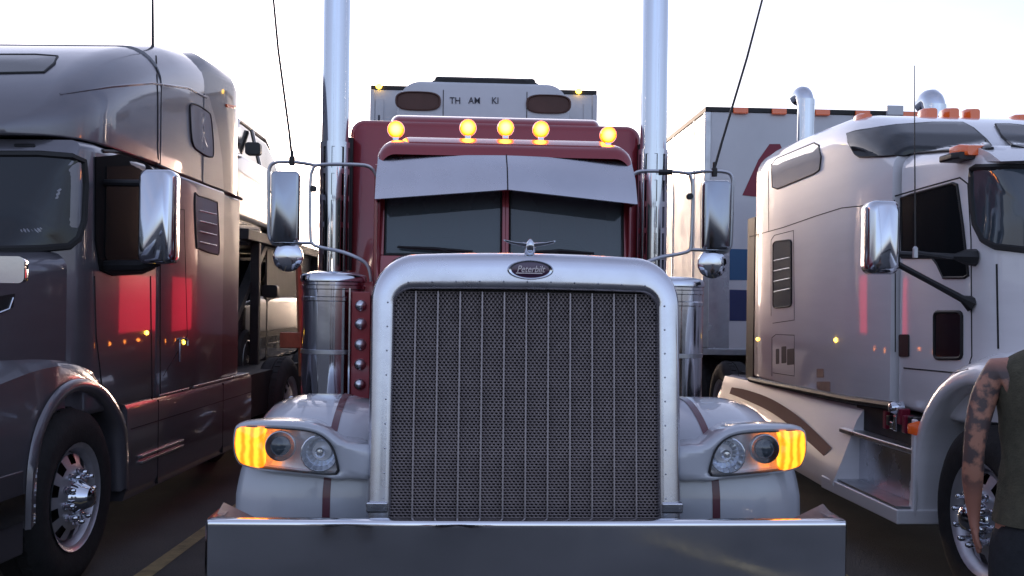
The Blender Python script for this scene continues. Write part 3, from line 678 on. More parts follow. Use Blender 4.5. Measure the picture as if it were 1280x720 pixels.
# hood and fenders
hd = MB(); hd.loft([rr(W-a_, a_, .95, z_, r_, .04, b, 8) for b, a_, z_, r_ in ((-1.75,-.66,1.42,.14), (-1.6,-.52,1.60,.17), (-1.3,-.38,1.73,.17), (-.8,-.22,1.83,.15), (-.4,-.13,1.89,.13), (.03,-.06,1.93,.11))]); ho = hd.build('hood', 'grey_paint', vt, angle=50)
Rw = .58
arcp = [(-1.35,.80),(-1.25,1.0),(-1.0,1.17),(-.6,1.245),(-.2,1.275),(.15,1.25),(.45,1.13),(.66,.93),(.78,.72),(.82,.50)]
arch_in = [(-.46,.45),(-.455,.62),(-.43,.80),(-.35,.95),(-.19,1.07),(.03,1.115),(.28,1.07),(.49,.94),(.62,.78),(.66,.42)]
ai = catmull([(0,b,z) for b,z in arch_in], 4); ao = catmull([(0,b,z) for b,z in arcp], 4)
fd = MB(); fd.loft([[(-.55,p.y,p.z-.0) for p in ai], [(-.05,p.y,p.z) for p in ai], [(.012,p.y*1.0,p.z+.0) for p in ai], [(.03,p.y*1.04,p.z+.015) for p in ai], [(.03,p.y*1.14,(p.z-.52)*1.10+.52) for p in ai], [(.005,p.y*1.17,(p.z-.52)*1.13+.52) for p in ai]], False, False, closed=False); fd.build('wheel_arch', 'grey_paint', vt, angle=60)
fe = MB(); fe.loft([[(.0,p.y*1.14,(p.z-.52)*1.10+.52) for p in ai], [(-.012,q.y,q.z) for q in ao], [(-.12,q.y+.0,q.z+.05) for q in ao], [(-.5,q.y-.0,q.z+.25) for q in ao]], False, False, closed=False); fe.build('fender', 'grey_paint', vt, angle=60)
vs = Skin(V, cab, low, ext, up, up2, w2, eu, hd, fe)
# bumper with dark red reflex, headlamp corner
bp = MB(); bp.loft([[(W+.2,-1.95+k,z) , (-.35,-1.9+k,z), (-.12,-1.6,z), (-.02,-1.2,z), (.01,-.56,z), (-.4,-.56,z), (-.5,-1.1,z), (W+.2,-1.5,z)] for z, k in ((.32,.06), (.42,0), (.70,0), (.76,.04))]); bp.build('bumper', 'grey_dark_paint', vt, bevel=.01)
MB().loft([[(-.10,-1.58,z), (.004,-1.2,z), (.022,-.57,z)] for z in (.50,.64)], False, False, closed=False).build('bumper_trim', 'chrome', vt)
MB().loft([[(-.30,-1.78,z0_), (-.14,-1.55,z0_), (-.03,-1.15,z0_), (-.08,-1.15,z0_-.0), (-.3,-1.4,z0_)] for z0_ in (.80,1.02)]).build('headlight', 'glass_dark', vt, bevel=.01)
# skirt
sk = MB(); sk.loft([[(-.12,b,.97), (.0,b,.965), (.015,b,.93), (.015,b,.42), (-.01,b,.34), (-.1,b,.34)] for b in (.74,1.2,1.95,2.8,3.6)]); sk.build('side_skirt', 'grey_paint', vt, angle=40)
for (b0, b1, z) in ((.95,1.75,.56), (.95,1.75,.60)): MB().box(.012, .035, b0, b1, z-.008, z+.008).build('step_strip', 'alu', vt, bevel=.003)
MB().box(-.10, .018, 1.3, 1.9, .968, .985).build('step_plate', 'alu', vt, bevel=.004)
MB().box(-.08, .02, 2.0, 3.5, .97, .99).build('step_plate', 'alu', vt, bevel=.004)
for b in (1.28, 2.75): MB().box(.0, .0175, b-.004, b+.004, .36, .95).build('panel_seam', 'seam', vt)
MB().box(.010, .017, .8, 3.6, .80, .806).build('panel_seam', 'seam', vt)
MB().box(W+.1, -.12, .7, 8.5, .5, .93).build('chassis', 'frame_black', vt)
# windows and trim laid on the body
def on(sk_, name, m, out, parent, off=.005, seal=None, **k):
    o = sk_.panel(out, off=off, **k).build(name, m, parent, angle=50)
    if seal: sk_.line(out, seal, off=off*.6, closed=True, smooth=k.get('smooth', False)).build('window_seal', 'gasket', o)
    return o
on(vs, 'windshield', 'glass_dark', [(-60,195),(-10,193),(50,193),(90,196),(104,202),(106,230),(104,275),(98,298),(86,308),(50,311),(0,312),(-60,312)], vt, off=.008, seal=.022)
on(vs, 'door_window_frame', 'trim_black', [(118,196),(150,194),(178,203),(192,214),(192,336),(175,343),(140,345),(124,338),(118,300)], vt, off=.012)
on(vs, 'door_window', 'glass_matte', [(130,208),(160,207),(178,216),(182,230),(182,322),(160,330),(134,332),(128,320)], vt, off=.018)
on(vs, 'roof_window', 'glass_dark', [(-60,72),(0,69),(45,69),(72,71),(68,80),(55,91),(0,92),(-60,92)], vt, off=.006, seal=.008)
on(vs, 'sleeper_window', 'glass_sky_reflection', [(238,131),(245,131),(258,139),(263,148),(266,190),(262,196),(250,190),(240,178),(237,140)], vt, off=.006, seal=.008, smooth=True)
on(vs, 'sleeper_window', 'glass_sky_reflection', [(243,246),(248,245),(268,252),(271,258),(273,312),(268,317),(248,310),(245,304)], vt, off=.006, seal=.008, smooth=True)
m_ = MB()
for k in range(4): vs.line([(248, 263+k*13), (269, 268+k*13)], .005, off=.011, m_=m_)
m_.build('window_slats', 'alu', vt)
sm = MB()
vs.line([(195,70),(197,120),(197,180),(199,250),(200,340),(200,495)], .006, m_=sm)
vs.line([(118,345),(120,420),(128,490)], .005, m_=sm)
vs.line([(188,345),(190,500)], .005, m_=sm)
vs.line([(200,262),(230,262),(234,420),(204,470)], .003, m_=sm)
sm.build('body_seams', 'seam', vt)
gr = MB(); vs.line([(128,189),(150,190),(175,197),(200,208),(250,228),(302,249)], .014, m_=gr); gr.build('drip_rail', 'gasket', vt)
m_ = MB(); vs.line([(75,118),(100,114),(140,108),(190,104),(235,110),(258,122)], .010, m_=m_, off=-.002); m_.build('roof_crease', 'grey_paint', vt)
on(vs, 'clearance_lamp', 'black', rrpx(18,180,44,184,1.5), vt)
for (px, py) in ((183,416),(229,428)):
    h, nn = vs.hit(px, py); MB().lathe([(.016,0), (.012,.012), (.002,.016)], h, 'x', 10).build('side_lamp', 'amber_dot', vt)
on(vs, 'clearance_lamp', 'amber_off', [(282,130),(294,132),(293,136),(283,134)], vt, off=.01)
m_ = MB(); vs.line([(222,452),(222,425),(228,423),(232,425),(232,432)], .009, off=.015, m_=m_); m_.build('door_handle', 'chrome', vt)
# chrome door mirror
def vbox(name, m, x0, y0, x1, y1, b, th, rad, parent, back=.6):
    q0 = V.front(x0, y0, b); q1 = V.front(x1, y1, b); r_ = []
    xa, xb, za, zb = q0.x, q1.x, q1.z, q0.z
    for db, e_ in ((-.02,.02), (0,.005), (.02,0), (th*.6,.0), (th*.9,.02), (th,.05)): r_.append(rr(xa+e_, xb-e_, za+e_, zb-e_, rad, rad, b+db, 6))
    return MB().loft(r_).build(name, m, parent, angle=50)
mo = vbox('door_mirror', 'chrome', 173, 211, 216, 330, .22, .17, .045, vt)
q = V.front(192, 322, .25)
m_ = MB(); m_.tube([(q.x, .30, q.z-.02), (q.x-.1, .34, q.z-.045), (-.02, .4, q.z-.05)], .035, 8); m_.build('mirror_arm', 'black', mo)
q = V.front(190, 228, .25)
m_ = MB(); m_.tube([(q.x, .30, q.z), (-.02, .38, q.z+.01)], .022, 8); m_.build('mirror_arm', 'black', mo)
# hood mirror at the left margin
q0 = V.front(-10, 320, -.9); q1 = V.front(30, 354, -.9)
MB().loft([rr(q0.x, q1.x, q1.z, q0.z, .03, .03, b, 5) for b in (-.9, -.86)]+[rr(q0.x+.03, q1.x-.03, q1.z+.02, q0.z-.02, .02, .02, -.82, 5)]).build('hood_mirror', 'chrome', vt, angle=50)
MB().tube([(q0.x+.05, -.86, q1.z+.02), (q0.x+.05, -.84, 1.75)], .012, 8).build('hood_mirror_stalk', 'black', vt)
on(vs, 'hood_vent', 'black', [(-20,372),(0,370),(18,367),(16,384),(0,392),(-20,396)], vt, off=.004)
m_ = MB(); vs.line([(-5,392),(10,386),(15,372)], .006, off=.006, m_=m_); m_.build('vent_trim', 'chrome', vt)
wheel(vt, .0, .07, 1, z=.50)
for b in (5.2, 6.5): wheel(vt, .0, b, 1, lugs=False)
for b in (0, 5.2, 6.5): wheel(vt, W, b, -1, lugs=False)
MB().box(-.6, -.3, -.7, .8, .3, 1.3).build('inner_arch', 'black', vt)
h = V.front(191, 62, 1.6); MB().tube([(h.x, 1.6, 3.5), (h.x-.02, 1.6, 4.6)], [.012,.004], 6).build('antenna', 'black', vt)

# ================================================================== CAR CARRIER BEHIND THE GREY TRUCK
H_ = Frame(-4.15, 10.2, .02)
hc = H_.root('car_carrier_trailer', 'open two-deck black car carrier trailer behind the dark grey sleeper', 'trailer')
for s in (-1, 1):
    MB().box(*sorted((s*1.18, s*1.30)), 0, 13, .50, .64).build('lower_rail', 'frame_black', hc, bevel=.01)
    MB().box(*sorted((s*1.18, s*1.30)), .6, 13, 2.32, 2.44).build('upper_rail', 'frame_black', hc, bevel=.01)
    for b in (1.2, 5.0, 9.0, 12.8): MB().box(*sorted((s*1.19, s*1.29)), b-.05, b+.05, .64, 2.32).build('post', 'frame_black' , hc, bevel=.01)
    q = .0
    MB().add([(s*1.1, -.2, .9), (s*1.2, -.2, .9), (s*1.2, 2.0, 2.32), (s*1.1, 2.0, 2.32), (s*1.1, -.2, 1.0), (s*1.2, -.2, 1.0), (s*1.2, 2.0, 2.43), (s*1.1, 2.0, 2.43)], [(0,1,2,3),(4,7,6,5),(0,4,5,1),(1,5,6,2),(2,6,7,3),(3,7,4,0)]).build('brace', 'frame_black', hc)
for k in range(7): MB().box(-1.2, 1.2, 1+k*1.9, 1.3+k*1.9, 2.28, 2.32).build('cross_member', 'frame_black', hc)
MB().box(-1.2, 1.2, 0, 13, .60, .645).build('lower_deck', 'frame_black', hc)
for s in (-1, 1): MB().box(*sorted((s*.55, s*1.1)), .6, 13, 2.325, 2.38).build('deck_runway', 'frame_black', hc)
MB().box(1.17, 1.19, 2.0, 12.8, .66, 2.30).build('side_panel', 'frame_black', hc)
MB().box(-1.15, 1.15, .2, 1.0, .16, .49).build('tool_box', 'frame_black', hc, bevel=.02)
MB().box(-1.2, 1.2, 3.2, 8.5, .2, .49).build('belly_box', 'frame_black', hc, bevel=.02)
p0 = H_.front(373, 330, -.1); p1 = H_.front(377, 470, -.1)
MB().tube([(p0.x, -.1, p0.z), (p1.x, -.1, p1.z)], .03, 8).build('hydraulic_post', 'orange_post', hc)
p0 = H_.front(350, 425, -.12); p1 = H_.front(377, 425, -.12)
MB().box(p0.x, p1.x, -.15, -.09, p0.z-.08, p0.z+.08).build('cross_bar', 'orange_post', hc, bevel=.01)
for s in (-1, 1):
    wheel(hc, s*1.28, 2.0, s, z=.45, r=.45); wheel(hc, s*1.28, 10.0, s); wheel(hc, s*1.28, 11.3, s)
for s in (-1, 1): wheel(hc, s*1.18, .1, s)
def suv(fr, name, label, cat, paint, zb, sc=1, group=None):
    r_ = fr.root(name, label, cat, group); r_.location.z = zb
    bd = MB(); bd.loft([rr(-w_, w_, z0_, z1_, r__, .08, b, 5) for b, w_, z0_, z1_, r__ in ((0,.72,.42,.72,.08), (.06,.84,.36,.92,.10), (.3,.92,.30,1.02,.12), (1.1,.95,.28,1.08,.10), (1.5,.96,.28,1.12,.08), (3.6,.96,.28,1.14,.08), (4.5,.94,.30,1.10,.10), (4.75,.86,.4,.95,.12))])
    bd.build('body', paint, r_, angle=45)
    gl = MB(); gl.loft([rr(-w_, w_, 1.08, z1_, .09, .02, b, 5, lean=.0) for b, w_, z1_ in ((1.25,.86,1.12), (1.6,.82,1.36), (2.0,.76,1.60), (2.3,.74,1.66), (3.8,.74,1.66), (4.3,.76,1.5), (4.6,.80,1.12))]); gl.build('glasshouse', 'glass_dark', r_, angle=45)
    rf = MB(); rf.loft([rr(-w_, w_, z1_-.02, z1_+.02, .018, .018, b, 3) for b, w_, z1_ in ((1.95,.73,1.60), (2.3,.735,1.67), (3.8,.735,1.67), (4.2,.72,1.58))]); rf.build('roof', paint, r_, angle=45)
    for s in (-1, 1):
        MB().tube([(s*.90, 1.2, 1.1), (s*.80, 1.65, 1.42), (s*.755, 2.0, 1.62)], .035, 6).build('pillar', paint, r_)
        MB().tube([(s*.89, 2.75, 1.1), (s*.765, 2.75, 1.62)], .03, 6).build('pillar', paint, r_)
        m_ = MB(); m_.loft([rr(*sorted((s*.97, s*1.16)), 1.10, 1.26, .04, .04, b, 4) for b in (1.5, 1.55, 1.62)]); m_.build('door_mirror', 'black', r_, bevel=.01)
        m_ = MB(); m_.loft([rr(*sorted((s*.50, s*.88)), .72, .90, .05, .03, b, 4) for b in (-.005, .25)]); m_.build('headlight', 'lens_clear', r_)
        for b in (.95, 3.85):
            g_ = bpy.data.objects.new('wheel', None); COL.objects.link(g_); g_.parent = r_
            MB().lathe([(.20,0), (.33,-.0), (.36,-.03*s), (.36,-.2*s), (.33,-.23*s)], (s*.97, b, .36), 'x', 24).build('tyre', 'rubber', g_)
            MB().lathe([(.23,.004*s), (.22,.01*s), (.2,-.01*s), (.05,.0), (.001,.0)], (s*.97, b, .36), 'x', 20, cap=False).build('rim', 'alu', g_)
    MB().loft([rr(-.48, .48, .56, .84, .05, .05, b, 4) for b in (-.012, .1)]).build('grille', 'black', r_)
    MB().box(-.80, .80, -.03, .12, .36, .52).build('bumper', 'black', r_, bevel=.03)
    m_ = MB()
    for s in (-1, 1):
        m_.box(*sorted((s*.955, s*.966)), 1.9, 3.0, .5, .51)
    m_.build('side_trim', 'chrome', r_)
    return r_
suv(Frame(-4.30, 11.0, .03), 'suv', 'silver sport utility vehicle with black door mirror on the upper deck of the car carrier', 'car', 'suv_silver', 2.385)
lower = suv(Frame(-3.98, 10.45, -.01), 'suv', 'black sport utility vehicle on the lower deck of the car carrier, under the silver one', 'car', 'suv_black', .65); lower.scale = (1, 1, .95)

# ================================================================== RIGHT WHITE TRUCK
K = Frame(2.57, 5.48, .05)
kt = K.root('semi_truck', 'white truck with rounded sleeper and five unlit amber roof lamps at the right', 'truck')
KW = 2.36
slp = MB(); slp.loft([rr(a_, KW-a_, .98, z_, r_, .03, b, 8) for b, a_, z_, r_ in ((1.22,.03,2.74,.14), (1.38,.015,2.86,.18), (1.58,.008,2.97,.22), (1.78,.0,3.05,.25), (2.0,.0,3.11,.26), (2.3,.0,3.15,.26), (3.3,.0,3.18,.26), (4.0,.0,3.19,.26), (4.3,.02,3.18,.25), (4.40,.07,3.13,.22))]); so = slp.build('sleeper', 'white_paint', kt, angle=50)
kc = MB(); kc.loft([rr(a_, KW-a_, 1.0, z_, r_, .04, b, 8) for b, a_, z_, r_ in ((-.32,.50,1.78,.1), (-.22,.34,1.95,.10), (-.10,.22,2.2,.10), (.0,.15,2.42,.10), (.08,.11,2.54,.10), (.2,.09,2.60,.10), (.5,.075,2.64,.11), (.9,.07,2.68,.12), (1.17,.07,2.70,.12))]); kc.build('cab', 'white_paint', kt, angle=50)
kh = MB(); kh.loft([rr(a_, KW-a_, .95, z_, r_, .04, b, 8) for b, a_, z_, r_ in ((-2.2,.95,1.25,.1), (-2.0,.80,1.42,.16), (-1.5,.68,1.58,.2), (-.9,.56,1.70,.2), (-.32,.42,1.80,.18), (-.2,.34,1.84,.15))]); kh.build('hood', 'white_paint', kt, angle=50)
MB().box(.10, KW-.10, 1.165, 1.225, 1.02, 2.62).build('cab_seal', 'gasket', kt)
# rear flap
MB().box(.03, .08, 4.38, 4.62, .95, 2.55).build('side_extender', 'black', kt)
MB().box(KW-.08, KW-.03, 4.38, 4.62, .95, 2.55).build('side_extender', 'black', kt)
# visor brow
bw = MB(); bw.loft([[(x, b_-.14, zz-.02), (x, b_-.02, zz+.045), (x, b_+.10, zz+.09), (x, b_+.12, zz+.05), (x, b_-.0, zz)] for x, b_, zz in [(KW/2+u*1.08, .0+.14*u*u*u*u, 2.50-.0*u*u) for u in [-1+k/8 for k in range(17)]]]); bw.build('sun_visor', 'white_paint', kt, angle=50)
# fender around the steer wheel
ai = catmull([(0,b,z) for b,z in [(-.70,.40),(-.69,.62),(-.63,.86),(-.48,1.08),(-.25,1.21),(.0,1.25),(.25,1.19),(.45,1.06),(.60,.86),(.66,.62),(.68,.42)]], 4)
kf = MB(); kf.loft([[(.45,p.y,p.z) for p in ai], [(.03,p.y,p.z) for p in ai], [(-.035,p.y,p.z) for p in ai], [(-.05,p.y*1.03,(p.z-.52)*1.03+.52) for p in ai], [(-.045,p.y*1.10,(p.z-.52)*1.10+.52) for p in ai], [(.0,p.y*1.16,(p.z-.52)*1.17+.52) for p in ai], [(.12,p.y*1.2,(p.z-.52)*1.24+.52) for p in ai], [(.45,p.y*1.2,(p.z-.52)*1.30+.52) for p in ai]], False, False, closed=False); kf.build('fender', 'white_paint', kt, angle=70)
MB().box(.5, .7, -.8, .8, .3, 1.3).build('inner_arch', 'black', kt)
MB().lathe([(.001,-.09), (.03,-.085), (.045,-.03), (.045,.04)], (-.01, .66, .93), 'x', 12, sc=(.5,1)).build('turn_signal', 'amber_off', kt)
# side skirt flaring out
ks = MB(); ks.loft([[(.16,b,zt), (.0+o_*.2,b,zt-.01), (-.03,b,zt-.10), (-.05-o_*.5,b,.62), (-.06-o_,b,.42), (-.04-o_,b,.35), (.1,b,.33)] for b, zt, o_ in ((1.62,.97,.14), (1.9,.965,.13), (2.3,.955,.11), (3.0,.95,.08), (3.8,.945,.05), (4.6,.94,.02), (5.3,.93,.0))]); kso = ks.build('side_skirt', 'white_paint', kt, angle=50)
ksk = Skin(K, ks)
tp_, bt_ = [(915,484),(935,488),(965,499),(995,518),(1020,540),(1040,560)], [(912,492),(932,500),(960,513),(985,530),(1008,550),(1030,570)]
m_ = MB(); m_.loft([[h_+n_*.003 for h_, n_ in (ksk.hit(a_[0]+(b_[0]-a_[0])*t/3, a_[1]+(b_[1]-a_[1])*t/3) for t in range(4))] for a_, b_ in zip([tuple(v)[:2] for v in catmull([(x, y, 0) for x, y in tp_], 4)], [tuple(v)[:2] for v in catmull([(x, y, 0) for x, y in bt_], 4)])], False, False, closed=False); m_.build('maroon_stripe', 'skirt_stripe', kso)  # maroon band following the skirt, set just off its surface
MB().loft([rr(.0, .5, .76, .94, .06, .04, b, 5) for b in (4.7, 5.2)]+[rr(.1, .45, .8, .92, .04, .04, 5.35, 5)]).build('tank_cover', 'white_paint', kt, angle=50)
m_ = MB(); m_.tube([K.side(938,474,-.005), K.side(960,479,-.005), K.side(1000,487,-.01), K.side(1060,499,-.01), K.side(1115,507,-.01)], .028, 8); m_.build('sleeper_seal', 'black', kt)
# step unit
MB().box(.02, .5, .72, 1.75, .42, .98).build('step_recess', 'frame_black', kt)
P_ = lambda px, py, a=0: K.side(px, py, a)
def slab(pts, th, name, m, parent=kt, bevel=.01):
    t_ = [Vector(p) for p in pts]; b_ = [p-Vector((0,0,th)) for p in t_]; n = len(t_)
    MB().add(t_+b_, [tuple(range(n)), tuple(range(2*n-1, n-1, -1))]+[(i, (i+1) % n, n+(i+1) % n, n+i) for i in range(n)]).build(name, m, parent, bevel=bevel)
slab([(-.06,.68,.80), (-.10,1.78,.80), (.12,1.78,.80), (.12,.68,.80)], .035, 'step', 'alu')
slab([(-.16,.66,.43), (-.20,1.85,.44), (.15,1.85,.44), (.15,.66,.43)], .09, 'step', 'white_paint')
slab([(-.15,.70,.445), (-.17,1.75,.455), (.12,1.75,.455), (.12,.70,.445)], .008, 'step_tread', 'alu', bevel=0)
slab([(-.0,.76,.79), (-.01,1.66,.79), (.03,1.66,.79), (.03,.76,.79)], .34, 'step_riser', 'polished', bevel=0)
slab([(-.03,.66,.985), (-.06,.66,.985), (-.06,.70,.985), (-.03,.72,.985)], .60, 'step_edge', 'white_paint')
# equipment seen between cab and step
for k in range(9):
    b = .72+.06*k+random.uniform(-.01,.01); z = .87+random.uniform(-.03,.05)
    MB().box(.0-.02*random.random(), .06, b, b+.05, z, z+random.uniform(.05,.13)).build('battery_box_fitting', random.choice(['decal_red','alu','black','chrome']), kt, bevel=.008)
MB().lathe([(.001,-.06), (.03,-.05), (.045,-.02), (.045,.03)], (.0, 1.03, 1.02), 'x', 16).build('air_coupling', 'chrome', kt)
kk = Skin(K, slp, kc, kh, kf)
on(kk, 'roof_window', 'glass_dark', [(1060,168),(1070,165),(1120,158),(1165,155),(1203,155),(1216,162),(1232,176),(1241,187),(1236,188),(1180,190),(1120,195),(1076,196),(1070,192),(1062,178)], kt, off=.016, seal=.008, rings=12, step=4)
on(kk, 'roof_window', 'glass_dark', [(1244,157),(1262,157),(1290,160),(1330,165),(1330,192),(1290,190),(1265,184),(1252,172)], kt, off=.016, seal=.008, rings=10, step=4)
on(kk, 'sleeper_window', 'glass_sky_reflection', [(965,206),(972,198),(1018,179),(1024,182),(1027,196),(1025,212),(1018,217),(972,236),(966,234)], kt, off=.006, seal=.007)
on(kk, 'sleeper_window', 'glass_dark', rrpx(967,301,990,384,4,-.12), kt, off=.006, seal=.008)
m_ = MB()
for k in range(4): kk.line([(969, 326+k*13), (988, 322+k*13)], .006, off=.011, m_=m_)
m_.build('window_slats', 'alu', kt)
m_ = MB(); 
kk.line([(937,296),(980,284),(1020,270),(1052,260),(1098,255)], .004, m_=m_)
kk.line([(964,395),(964,300),(968,294),(992,288),(993,400),(966,404)], .003, m_=m_)
kk.line([(965,470),(965,422),(970,418),(993,419),(993,470),(966,466)], .003, m_=m_)
kk.line([(960,205),(961,290)], .003, m_=m_)
kk.line([(1118,250),(1119,300),(1119,440)], .004, m_=m_)
kk.line([(1119,245),(1160,233),(1200,222),(1210,230),(1214,300),(1215,445),(1210,462),(1195,466),(1130,460)], .005, m_=m_)
kk.line([(1246,330),(1248,436)], .006, m_=m_)
m_.build('body_seams', 'seam', kt)
on(kk, 'door_window', 'glass_matte', [(1127,248),(1140,243),(1192,229),(1197,231),(1204,280),(1211,344),(1206,347),(1180,347),(1172,330),(1166,322),(1128,322)], kt, off=.006, seal=.009)
on(kk, 'windshield', 'glass_grey', [(1216,212),(1222,209),(1260,209),(1330,212),(1330,318),(1280,312),(1245,308),(1230,300),(1220,280),(1216,240)], kt, off=.010, seal=.020)
on(kk, 'door_lower_window', 'glass_dark', rrpx(1169,390,1203,448,5,0), kt, off=.006, seal=.012)
on(kk, 'door_handle', 'black', rrpx(1125,418,1137,446,2,0), kt, off=.010)
on(kk, 'placard', 'steel_mesh', rrpx(1021,461,1030,472,1), kt, off=.002); on(kk, 'placard', 'steel_mesh', rrpx(1021,477,1038,490,1), kt, off=.002)
for q in ((970,436,974,455), (977,433,983,454), (984,436,993,456)): on(kk, 'decal', 'decal_black', rrpx(*q, 1, -.1), kt, off=.002)
for (px, py) in ((947,424), (1045,425)):
    h, nn = kk.hit(px, py); MB().lathe([(.018,0), (.013,-.012), (.002,-.016)], h, 'x', 10).build('side_lamp', 'amber_dot', kt)
for (px, py, b) in ((1081,148,2.1), (1162,141,2.15), (1189,141,2.15), (1215,142,2.15), (1276,149,2.15)):
    q = K.front(px, py, b)
    MB().loft([rr(q.x-.055+e_, q.x+.055-e_, q.z-.12, q.z+.036-e_*.5, .02, .01, b+db, 4) for db, e_ in ((-.05,.018), (0,0), (.08,.0), (.16,.03))]).build('marker_lamp', 'amber_off', kt)
h, nn = kk.hit(1217, 188)
MB().loft([rr(h.x-.11+e_, h.x+.07-e_, h.z-.04, h.z+.03-e_*.5, .02, .01, h.y+db-.03, 4) for db, e_ in ((-.06,.03), (0,0), (.10,.0))]).build('marker_lamp', 'amber_off', kt)
MB().loft([rr(h.x-.15+e_, h.x+.09-e_, h.z-.06, h.z-.02, .01, .01, h.y+db-.03, 4) for db, e_ in ((-.04,.03), (0,0), (.14,.0))]).build('lamp_foot', 'black', kt)
# mirror with arms
q0 = K.front(1086, 250, .25); q1 = K.front(1125, 343, .25)
MB().loft([rr(q0.x+e_, q1.x-e_, q1.z+e_, q0.z-e_, .05, .05, .25+db, 6) for db, e_ in ((-.03,.03), (-.012,.008), (.01,0), (.10,0), (.14,.03))]).build('door_mirror', 'chrome', kt, angle=50)
h1 = kk.hit(1215, 380)[0]; h2 = kk.hit(1220, 322)[0]
m_ = MB(); s0 = Vector((q1.x-.03, .30, q1.z+.08)); m_.tube([s0, s0.lerp(h1, .5), h1.lerp(s0,.12), h1], [.018,.018,.022,.05], 8); m_.build('mirror_arm', 'black', kt)
s0 = Vector((q1.x-.03, .30, q1.z+.12)); m_ = MB(); m_.tube([s0, h2.lerp(s0,.25), h2.lerp(s0,.12), h2], [.018,.018,.045,.05], 8); m_.build('mirror_arm', 'black', kt)
# exhausts
for (px0, px1, top, b, out) in ((996,1018,108,4.72,-1), (1153,1182,115,4.75,1)):
    q = K.front((px0+px1)/2, 160, b); t_ = K.front((px0+px1)/2, top, b); r_ = (K.front(px1, 160, b).x-K.front(px0, 160, b).x)/2*.95
    m_ = MB(); P = catmull([(q.x, b, 1.2), (q.x, b, t_.z-.35), (q.x, b, t_.z-.2), (q.x-.015, b+.04, t_.z-.08), (q.x-.035, b+.16, t_.z-r_+.0)], 5)
    m_.tube(P, r_, 20); m_.build('exhaust_stack', 'chrome', kt)
a0 = K.front(1144, 315, -.2); a1 = K.front(1143, 82, -.2)
MB().tube([a0, a1], [.0045,.002], 6).build('antenna', 'black', kt); MB().lathe([(.014,-.03), (.014,.02), (.006,.03)], a0, 'z', 8).build('antenna_base', 'alu', kt)
MB().tube([a0, (a0.x+.25, -.1, a0.z-.02)], .01, 6).build('antenna_bracket', 'black', kt)
wheel(kt, -.0, .0, -1, style='long')
for b in (5.9, 7.2): wheel(kt, .1, b, -1, lugs=False)
for b in (0, 5.9, 7.2): wheel(kt, KW, b, 1, lugs=False)
MB().box(.25, KW-.2, -1.8, 8.2, .55, .95).build('chassis', 'frame_black', kt)

# ================================================================== TRAILER BEHIND THE WHITE TRUCK
U = Frame(2.30, 12.0, .05)
ut = U.root('semi_trailer', 'white box trailer with dark red letter and blue bands, behind the white truck', 'trailer')
MB().box(0, 2.6, 0, 15.5, 1.12, 4.02).build('box_body', 'trailer_white', ut, bevel=.03)
MB().box(-.012, 2.612, -.014, 15.5, 4.0, 4.06).build('top_rail', 'frame_black', ut, bevel=.008)
MB().box(-.012, 2.612, -.014, 15.5, 1.08, 1.16).build('bottom_rail', 'alu', ut, bevel=.008)
MB().box(-.02, .06, -.02, .06, 1.16, 4.0).build('corner_post', 'alu', ut, bevel=.015)
for k in range(12): MB().box(-.008, .0, .6+k*1.22, .63+k*1.22, 1.16, 4.0).build('side_rib', 'alu', ut)
for px in (925, 973, 1027, 1077): 
    q = U.front(px, 134, 0); MB().box(q.x-.09, q.x+.09, -.05, -.015, 3.98, 4.05).build('marker_lamp', 'amber_off', ut, bevel=.01)
q = U.front(1142, 134, 0); MB().box(q.x-.15, q.x+.15, -.05, -.015, 3.98, 4.05).build('marker_lamp', 'amber_off', ut, bevel=.01)
q = U.front(1117, 132, 0); MB().box(q.x-.10, q.x+.10, -.06, -.0, 4.0, 4.12).build('junction_box', 'trailer_white', ut, bevel=.01)
def flat(pxs, name, m, b=-.004):
    p = [U.front(x, y, b) for x, y in pxs]; MB().add(p+[v+Vector((0,.004,0)) for v in p], [tuple(range(len(p))), tuple(range(2*len(p)-1, len(p)-1, -1))]).build(name, m, ut)
flat([(912,311),(985,313),(985,351),(912,350)], 'blue_band', 'decal_blue'); flat([(912,362),(985,364),(985,402),(912,401)], 'navy_band', 'decal_navy')
flat([(883,318),(911,318),(911,438),(883,438)], 'corner_panel', 'polished')
flat([(962,180),(975,180),(1010,262),(996,262),(981,222),(952,222),(946,246),(928,244),(948,200)], 'red_letter', 'decal_red', -.005)
for s in (.1, 2.5):
    for b in (12.5, 13.8): wheel(ut, s, b, -1 if s < 1 else 1, lugs=False)
for s in (.7, 1.8): MB().box(s, s+.12, .5, 15, .9, 1.12).build('frame_rail', 'frame_black', ut)
for s in (.5, 2.0): MB().box(s, s+.12, 2.6, 2.75, .1, 1.1).build('landing_leg', 'frame_black', ut)
MB().box(.02, .05, 3, 12, .45, 1.1).build('side_skirt', 'frame_black', ut)

